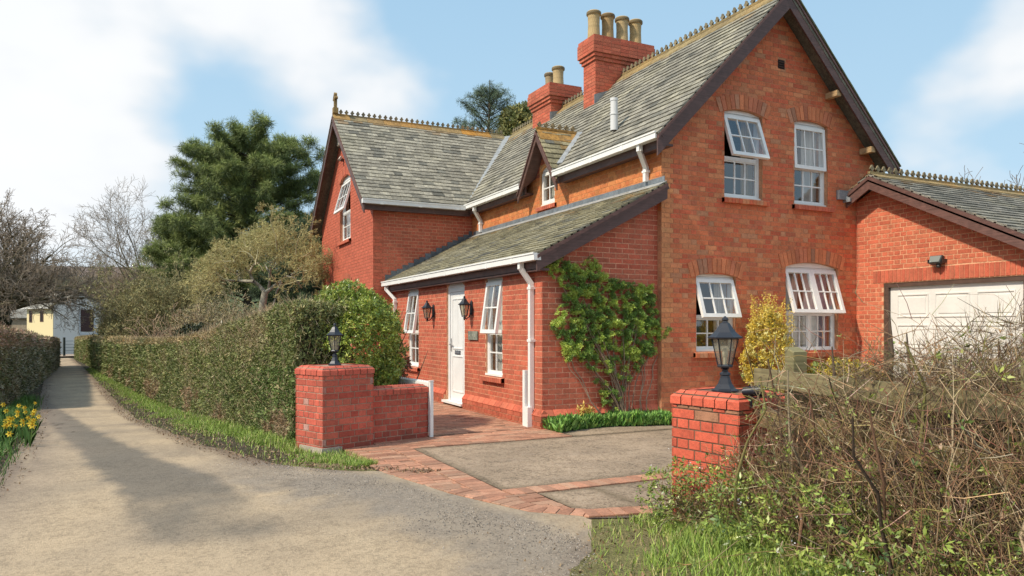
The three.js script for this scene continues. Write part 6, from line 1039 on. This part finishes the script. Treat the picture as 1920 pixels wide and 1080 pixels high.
{ const b = pix(352, 52, 0); pine('pine_tree', [b[0], hT(b[0], b[2]), b[2]], 'shorter pine limb mass low on the left of the tall pine', { seed: 5, h: 10.4, rad: 0.22, limbs: 60, low: 0.36, up: 0.24, rs: 0.8, sub: 3, tufts: 9, spread: 0.7, lift: 0.7, droop: 0.06, tuft: 0.28, bark: [0.10, 0.075, 0.055], dark: [0.08, 0.115, 0.035], light: [0.33, 0.39, 0.11], prof: (u) => pw([[0.42, 2.6], [0.7, 2.9], [0.9, 1.8], [1, 0.8]], u) }); }
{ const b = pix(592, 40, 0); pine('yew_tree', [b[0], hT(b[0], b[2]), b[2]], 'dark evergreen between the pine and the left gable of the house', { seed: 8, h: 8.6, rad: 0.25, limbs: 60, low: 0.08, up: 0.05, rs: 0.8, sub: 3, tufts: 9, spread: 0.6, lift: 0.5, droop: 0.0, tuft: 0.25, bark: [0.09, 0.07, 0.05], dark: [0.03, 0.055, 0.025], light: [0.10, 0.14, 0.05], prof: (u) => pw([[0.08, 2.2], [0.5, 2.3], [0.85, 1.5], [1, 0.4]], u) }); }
{ const b = pix(915, 44, 0); pine('spruce_tree', [b[0], 0, b[2]], 'blue green spruce top rising behind the roof ridge', { seed: 13, h: 16.9, rad: 0.3, limbs: 70, low: 0.66, up: 0.35, rs: 0.5, sub: 2, tufts: 4, spread: 0.42, lift: 0.6, droop: 0.2, tuft: 0.17, bark: [0.12, 0.09, 0.06], dark: [0.07, 0.11, 0.07], light: [0.18, 0.24, 0.13], prof: (u) => pw([[0.66, 2.4], [0.8, 2.1], [0.92, 1.35], [1, 0.3]], u) }); }
{ const b = pix(985, 40, 0); bush('ridge_tree', [b[0], 0, b[2]], [1.6, 2.2, 1.6], 'olive green treetop just left of the far chimney', 'tree', { seed: 14, n: 2600, cy: 11.3, leaf: 0.2, hf: 1.2, gap: -0.15, trunk: 0.22, mat: M.matte, pick: (r) => r() < 0.6 ? [0.14, 0.16, 0.045] : [0.24, 0.22, 0.06] }); }
// old apple tree with pale forked trunk and an umbrella of lichened twigs
{
  const b0 = pix(492, 21, 0), y0 = hT(b0[0], b0[2]), P = (px, py, dz = 0) => pix(px, 21 + dz, CAMY + (HOR - py) / FOC * 21), bark = [0.46, 0.42, 0.33];
  const t = thing('apple_tree', [b0[0], y0, b0[2]], 'old apple tree with pale forked trunk and umbrella of lichened twigs', 'tree'), tr = new B(), tw = new B(), r = rng(101), tips = [];
  tr.tube([[b0[0], y0, b0[2]], P(490, 600), P(493, 570), P(497, 548)], [0.13, 0.105, 0.10, 0.09], 9, bark);
  const limbs = [[[496, 548], [486, 535], [474, 525], [468, 510], [460, 505]], [[476, 528], [462, 527], [440, 524], [415, 528]], [[497, 550], [512, 538], [522, 530], [534, 518], [546, 516]], [[504, 543], [506, 520], [508, 505]], [[520, 532], [510, 520], [502, 508], [498, 495]], [[528, 530], [520, 545], [516, 560], [512, 575]], [[534, 518], [552, 522], [566, 540]], [[468, 512], [474, 498], [486, 490]], [[546, 516], [560, 505], [572, 500]]];
  limbs.forEach((l, k) => { const pts = l.map(([x, y], j) => P(x, y, (r() - 0.5) * 0.4 * j * 1.6)); tr.tube(pts, pts.map((_, j) => (k < 3 ? 0.062 : 0.04) * (1 - j / (pts.length + 1.2))), 6, bark); });
  const o = { n: [5, 5, 4], ang: [0.7, 0.75, 0.8], ratio: [0.62, 0.6, 0.6], from: [0.2, 0.2, 0.2], wob: [0.8, 0.9, 1.0], up: [0.0, 0.02, 0.0], bark: [0.44, 0.40, 0.23], twig: [0.44, 0.39, 0.18], barkLv: 1, rr: 0.6, min: 0.0045 };
  for (let k = 0; k < 74; k++) { const u = r() * 2 - 1, w = r() * 2 - 1, px = 500 + u * 95, top = 436 + 62 * u * u + 8 * r(), py = top + 18 + 62 * r() * (1 - 0.4 * Math.abs(u)); const s = P(px, py, w * 1.5), d = norm3([r() - 0.5 + u * 0.5, 0.5 - Math.abs(u) * 0.5 + r() * 0.3, r() - 0.5 + w * 0.4]); grow([tw], r, s, d, 0.62 + 0.3 * r(), 0.016, 0, o, tips); }
  tr.build('trunk', M.bark, t); tw.build('crown', M.twig, t, 'stuff');
  const l = [[], [], []]; for (const [p] of tips) if (r() < 0.5) l[Math.floor(r() * 3)].push({ p, e: ra(r), s: 0.03 + 0.02 * r(), c: jit(r, [0.46, 0.42, 0.17], 0.3) }); l.forEach((q, k) => scatter('lichen_buds', SPRIG[k], M.matte, q, t));
}
// olive scrub and bushes between the hedge and the pine
function scrub(name, px, d, h, w, label, seed, twig, leafC, nl) {
  const b = pix(px, d, 0), p = [b[0], hT(b[0], b[2]), b[2]], r0 = rng(seed), stems = []; for (let k = 0; k < 26; k++) { const a = r0() * 6.28, q = r0(); stems.push([Math.cos(a) * w * 0.28 * q, 0, Math.sin(a) * w * 0.28 * q, Math.cos(a) * w / h * 0.55 * (0.3 + q), 1, Math.sin(a) * w / h * 0.55 * (0.3 + q), 0.7 + 0.45 * r0(), 1]); }
  const { t, tips, r } = tree(name, p, label, 'bush', null, { h: h * 0.62, rad: 0.035, n: [6, 4, 3], ang: [0.5, 0.55, 0.6], ratio: [0.55, 0.6, 0.6], from: [0.25, 0.2, 0.2], wob: [0.3, 0.55, 0.7], up: [0.02, 0.03, 0.02], bark: twig.map((v) => v * 0.9), twig, barkLv: 1, rr: 0.55, min: 0.007, stems, seg: [4, 3, 3, 2] }, seed + 1);
  const l = [[], [], []]; for (const [q] of tips) for (let k = 0; k < nl; k++) l[Math.floor(r() * 3)].push({ p: add3(q, [r() - 0.5, r() - 0.5, r() - 0.5], 0.45), e: ra(r), s: 0.06 + 0.05 * r(), c: jit(r, leafC, 0.4) });
  if (nl) l.forEach((q, k) => scatter('foliage', SPRIG[k], M.matte, q, t));
}
scrub('olive_bush', 285, 41, 5.1, 3.2, 'broad olive green bush beside the distant barn', 111, [0.36, 0.29, 0.15], [0.25, 0.225, 0.09], 4);
scrub('olive_bush', 330, 35, 5.2, 3.6, 'tall olive bush beneath the shorter pine', 113, [0.38, 0.31, 0.16], [0.26, 0.235, 0.095], 4);
scrub('twiggy_shrub', 360, 28, 3.0, 2.2, 'pinkish leafless twiggy shrub behind the middle of the hedge', 115, [0.42, 0.29, 0.19], [0.36, 0.25, 0.14], 0);
scrub('twiggy_shrub', 405, 28, 3.4, 2.0, 'pale upright leafless shrub left of the apple tree', 117, [0.46, 0.37, 0.24], [0.3, 0.25, 0.12], 1);
scrub('olive_bush', 252, 50, 4.9, 2.4, 'brownish bush overhanging the right corner of the barn', 119, [0.33, 0.26, 0.15], [0.28, 0.24, 0.10], 3);
scrub('olive_bush', 560, 30, 3.2, 3.2, 'dull green bush behind the right side of the apple tree', 121, [0.3, 0.25, 0.13], [0.18, 0.18, 0.07], 4);
{ const b = pix(438, 24, 0); bush('holly_bush', [b[0], hT(b[0], b[2]), b[2]], [0.75, 1.0, 0.75], 'dark green holly bush behind the hedge left of the apple trunk', 'bush', { seed: 123, n: 2200, cy: 1.0, leaf: 0.10, hf: 2, gap: -0.2, stems: 5, pick: (r) => r() < 0.6 ? [0.08, 0.11, 0.03] : [0.14, 0.17, 0.045] }); }
{ const b = pix(520, 27, 0); bush('shaded_bush', [b[0], hT(b[0], b[2]), b[2]], [1.9, 0.95, 0.9], 'dark shaded evergreen bush under the apple tree', 'bush', { seed: 124, n: 3000, cy: 1.0, leaf: 0.11, hf: 2, gap: -0.2, stems: 5, pick: (r) => r() < 0.7 ? [0.035, 0.05, 0.022] : [0.08, 0.095, 0.035] }); }
for (const [px, d, w, lab] of [[232, 46, 1.4, 'added dark bush standing in for shade nearest the barn behind the hedge'], [275, 37, 1.4, 'added dark bush standing in for shade at the foot of the olive bushes'], [325, 30, 1.4, 'added dark bush standing in for shade at the foot of the pinkish shrub'], [385, 24.5, 1.1, 'added dark bush standing in for shade left of the holly behind the hedge']]) { const b = pix(px, d, 0); bush('added_shade_bush', [b[0], hT(b[0], b[2]), b[2]], [w, 0.95, 0.7], lab, 'bush', { seed: 126 + px, n: 1900, cy: 1.15, leaf: 0.10, hf: 2, gap: -0.2, stems: 4, pick: (r) => r() < 0.7 ? [0.05, 0.06, 0.028] : [0.12, 0.125, 0.05] }); }  // dark bushes added to paint shade along the foot of the scrub
{ const b = pix(198, 56, 0); bush('ivy_stump', [b[0], hT(b[0], b[2]), b[2]], [0.45, 1.3, 0.45], 'ivy covered trunk beside the white lean-to of the barn', 'tree', { seed: 125, n: 1100, cy: 1.6, leaf: 0.14, hf: 2, gap: -0.2, stems: 4, sr: 4, stemC: [0.5, 0.45, 0.36], pick: (r) => r() < 0.6 ? [0.06, 0.085, 0.03] : [0.11, 0.14, 0.045] }); }

// ------------------------------------------------------------------ the barn at the end of the lane
{
  const d0 = 66, C = pix(100, d0, 0), y0 = CAMY - (665 - HOR) / FOC * d0, p = [C[0], y0, C[2]];
  const a1 = Math.PI * 60 / 180, L = 4.75, Wd = 4.7; // gable runs right and back, side wall runs left and back
  const dirC = (ang) => { const X = Math.sin(ang), D = Math.cos(ang); return norm3([FX * D + RX * X, 0, FZ * D + RZ * X]); };
  const e1 = dirC(Math.PI * 32 / 180), nG = [-e1[2], 0, e1[0]], back = nG.map((v) => -v);
  const t = thing('barn', p, 'distant rendered barn with cream side, white gable and brown loft door', 'barn');
  const fg = frame(p, e1, [0, 1, 0]), fs = frame(add3(p, back, Wd), nG, [0, 1, 0]), eh = 4.45, rh = 5.6, cx = L / 2;
  new B().prism([[0, 0], [L, 0], [L, eh], [cx, rh - 0.1], [0, eh]], fg, -Wd, 0, [0.86, 0.83, 0.78]).build('wall', M.room, t);
  new B().bar(0.02, Wd, 0, eh - 0.02, 0.002, 0.03, [0.80, 0.68, 0.40], fs).build('wall', M.room, t);
  for (const [s, q] of [[-1, 0], [1, L]]) { const k = Math.hypot(cx + 0.35, rh - eh + 0.1), u = norm3(add3(e1.map((v) => -s * v * (cx + 0.35)), [0, rh - eh + 0.2, 0])), o = add3(add3(p, e1, s < 0 ? -0.35 : L + 0.35), [0, eh - 0.2, 0]); const fr = s < 0 ? frame(add3(o, nG, 0.15), back, u) : frame(add3(o, nG, 0.15), back, u); const sg = fr.n[1] > 0 ? 1 : -1; const bb = new B(); bb.box((Wd + 0.3) / 2, k / 2 + 0.05, 0.03 * sg, Wd + 0.3, k + 0.14, 0.06, [0.34, 0.32, 0.28], fr); const rf = bb.build('roof', M.slate, t); new B().box(0.05, k / 2 + 0.05, 0.07 * sg, 0.25, k + 0.12, 0.03, [0.36, 0.30, 0.12], fr).build('verge', M.tile, rf); }
  new B().bar(-0.3, Wd + 0.1, eh - 0.32, eh - 0.18, 0.32, 0.42, [0.75, 0.74, 0.70], fs).build('gutter', M.white, t);
  for (const [s, y, w, h] of [[0.75, 2.9, 0.55, 1.1], [2.75, 2.95, 0.6, 1.05], [0.8, 1.0, 0.55, 0.9]]) { const wn = new B().bar(s - w / 2, s + w / 2, y, y + h, 0.0305, 0.06, [0.20, 0.10, 0.075], fs).build('window', M.brown, t); new B().bar(s - w / 2 + 0.08, s + w / 2 - 0.08, y + 0.08, y + h - 0.08, 0.0605, 0.064, [0.06, 0.045, 0.045], fs).build('pane', M.metal, wn); }
  const dr = new B().bar(2.35, 3.55, 2.05, 4.1, 0.0, 0.05, [0.085, 0.035, 0.03], fg).build('loft_door', M.brown, t); new B().bar(2.2, 2.35, 1.95, 4.12, 0.0, 0.06, [0.66, 0.68, 0.70], fg).bar(3.55, 3.7, 1.95, 4.12, 0.0, 0.06, [0.66, 0.68, 0.70], fg).bar(2.2, L, 1.75, 1.95, 0.0, 0.06, [0.7, 0.72, 0.74], fg).build('door_frame', M.white, dr);
  new B().bar(L, L + 2.2, 0, 2.9, -3, -0.8, [0.80, 0.78, 0.74], fg).build('lean_to', M.stone, t); new B().bar(L, L + 2.35, 2.905, 3.0, -3.1, -0.7, [0.3, 0.29, 0.27], fg).build('lean_to_roof', M.slate, t);
  // wire gate with a white notice in front of the gable
  const q = add3(p, nG, 1.0), fq = frame(q, e1, [0, 1, 0]), g = thing('field_gate', q, 'dark field gate with a white notice in front of the barn gable', 'gate');
  new B().bar(0.35, 0.50, -0.1, 1.55, -0.07, 0.07, [0.05, 0.06, 0.05], fq).build('post', M.wood, g); new B().bar(3.3, 3.44, -0.1, 1.3, -0.07, 0.07, [0.10, 0.09, 0.07], fq).build('post', M.wood, g);
  for (const y of [0.35, 0.62, 0.9, 1.2]) new B().bar(0.5, 3.3, y, y + 0.035, -0.02, 0.02, [0.28, 0.30, 0.30], fq).build('rail', M.metal, g);
  new B().bar(1.2, 1.75, 0.86, 1.22, 0.021, 0.035, [0.82, 0.82, 0.80], fq).build('notice', M.white, g);
  // cone
  const cn = add3(p, fs.n, 0.9), cp = [cn[0] + nG[0] * -0.9, p[1], cn[2] + nG[2] * -0.9], cg = thing('traffic_cone', cp, 'orange traffic cone at the foot of the cream barn wall', 'traffic cone');
  new B().lathe([[0.21, 0.03], [0.14, 0.04], [0.03, 0.74], [0, 0.75]], 14, cp, [0.75, 0.12, 0.03], false).build('cone', M.white, cg); new B().box(cp[0], cp[1] + 0.015, cp[2], 0.44, 0.03, 0.44, [0.6, 0.1, 0.03]).build('base', M.white, cg);
}
{ // stone barn glimpsed behind
  const d = 78, p0 = pix(20, d, 0), y0 = hT(p0[0], p0[2]), p = [p0[0], y0, p0[2]], f = frame(p, [RX, 0, RZ], [0, 1, 0]), t = thing('stone_barn', p, 'brownish stone barn half hidden by the bare oak at the far left', 'barn');
  new B().bar(-1.5, 3.1, -0.5, 4.0, -5, 0, [0.42, 0.34, 0.24], f).build('wall', M.stone, t);
  const u = norm3(add3([0, 1.3, 0], [f.n[0], 0, f.n[2]], -2.7)); new B().box(0.8, 1.45, 0.05, 5.0, 3.1, 0.1, [0.27, 0.26, 0.24], frame(f.P(0, 3.9, 0.25), f.d, u)).build('roof', M.slate, t);
  new B().bar(2.2, 2.32, 0.2, 2.6, 0.05, 0.15, [0.12, 0.09, 0.06], f).build('stair_rail', M.wood, t);
}
renderer.render(scene, camera);
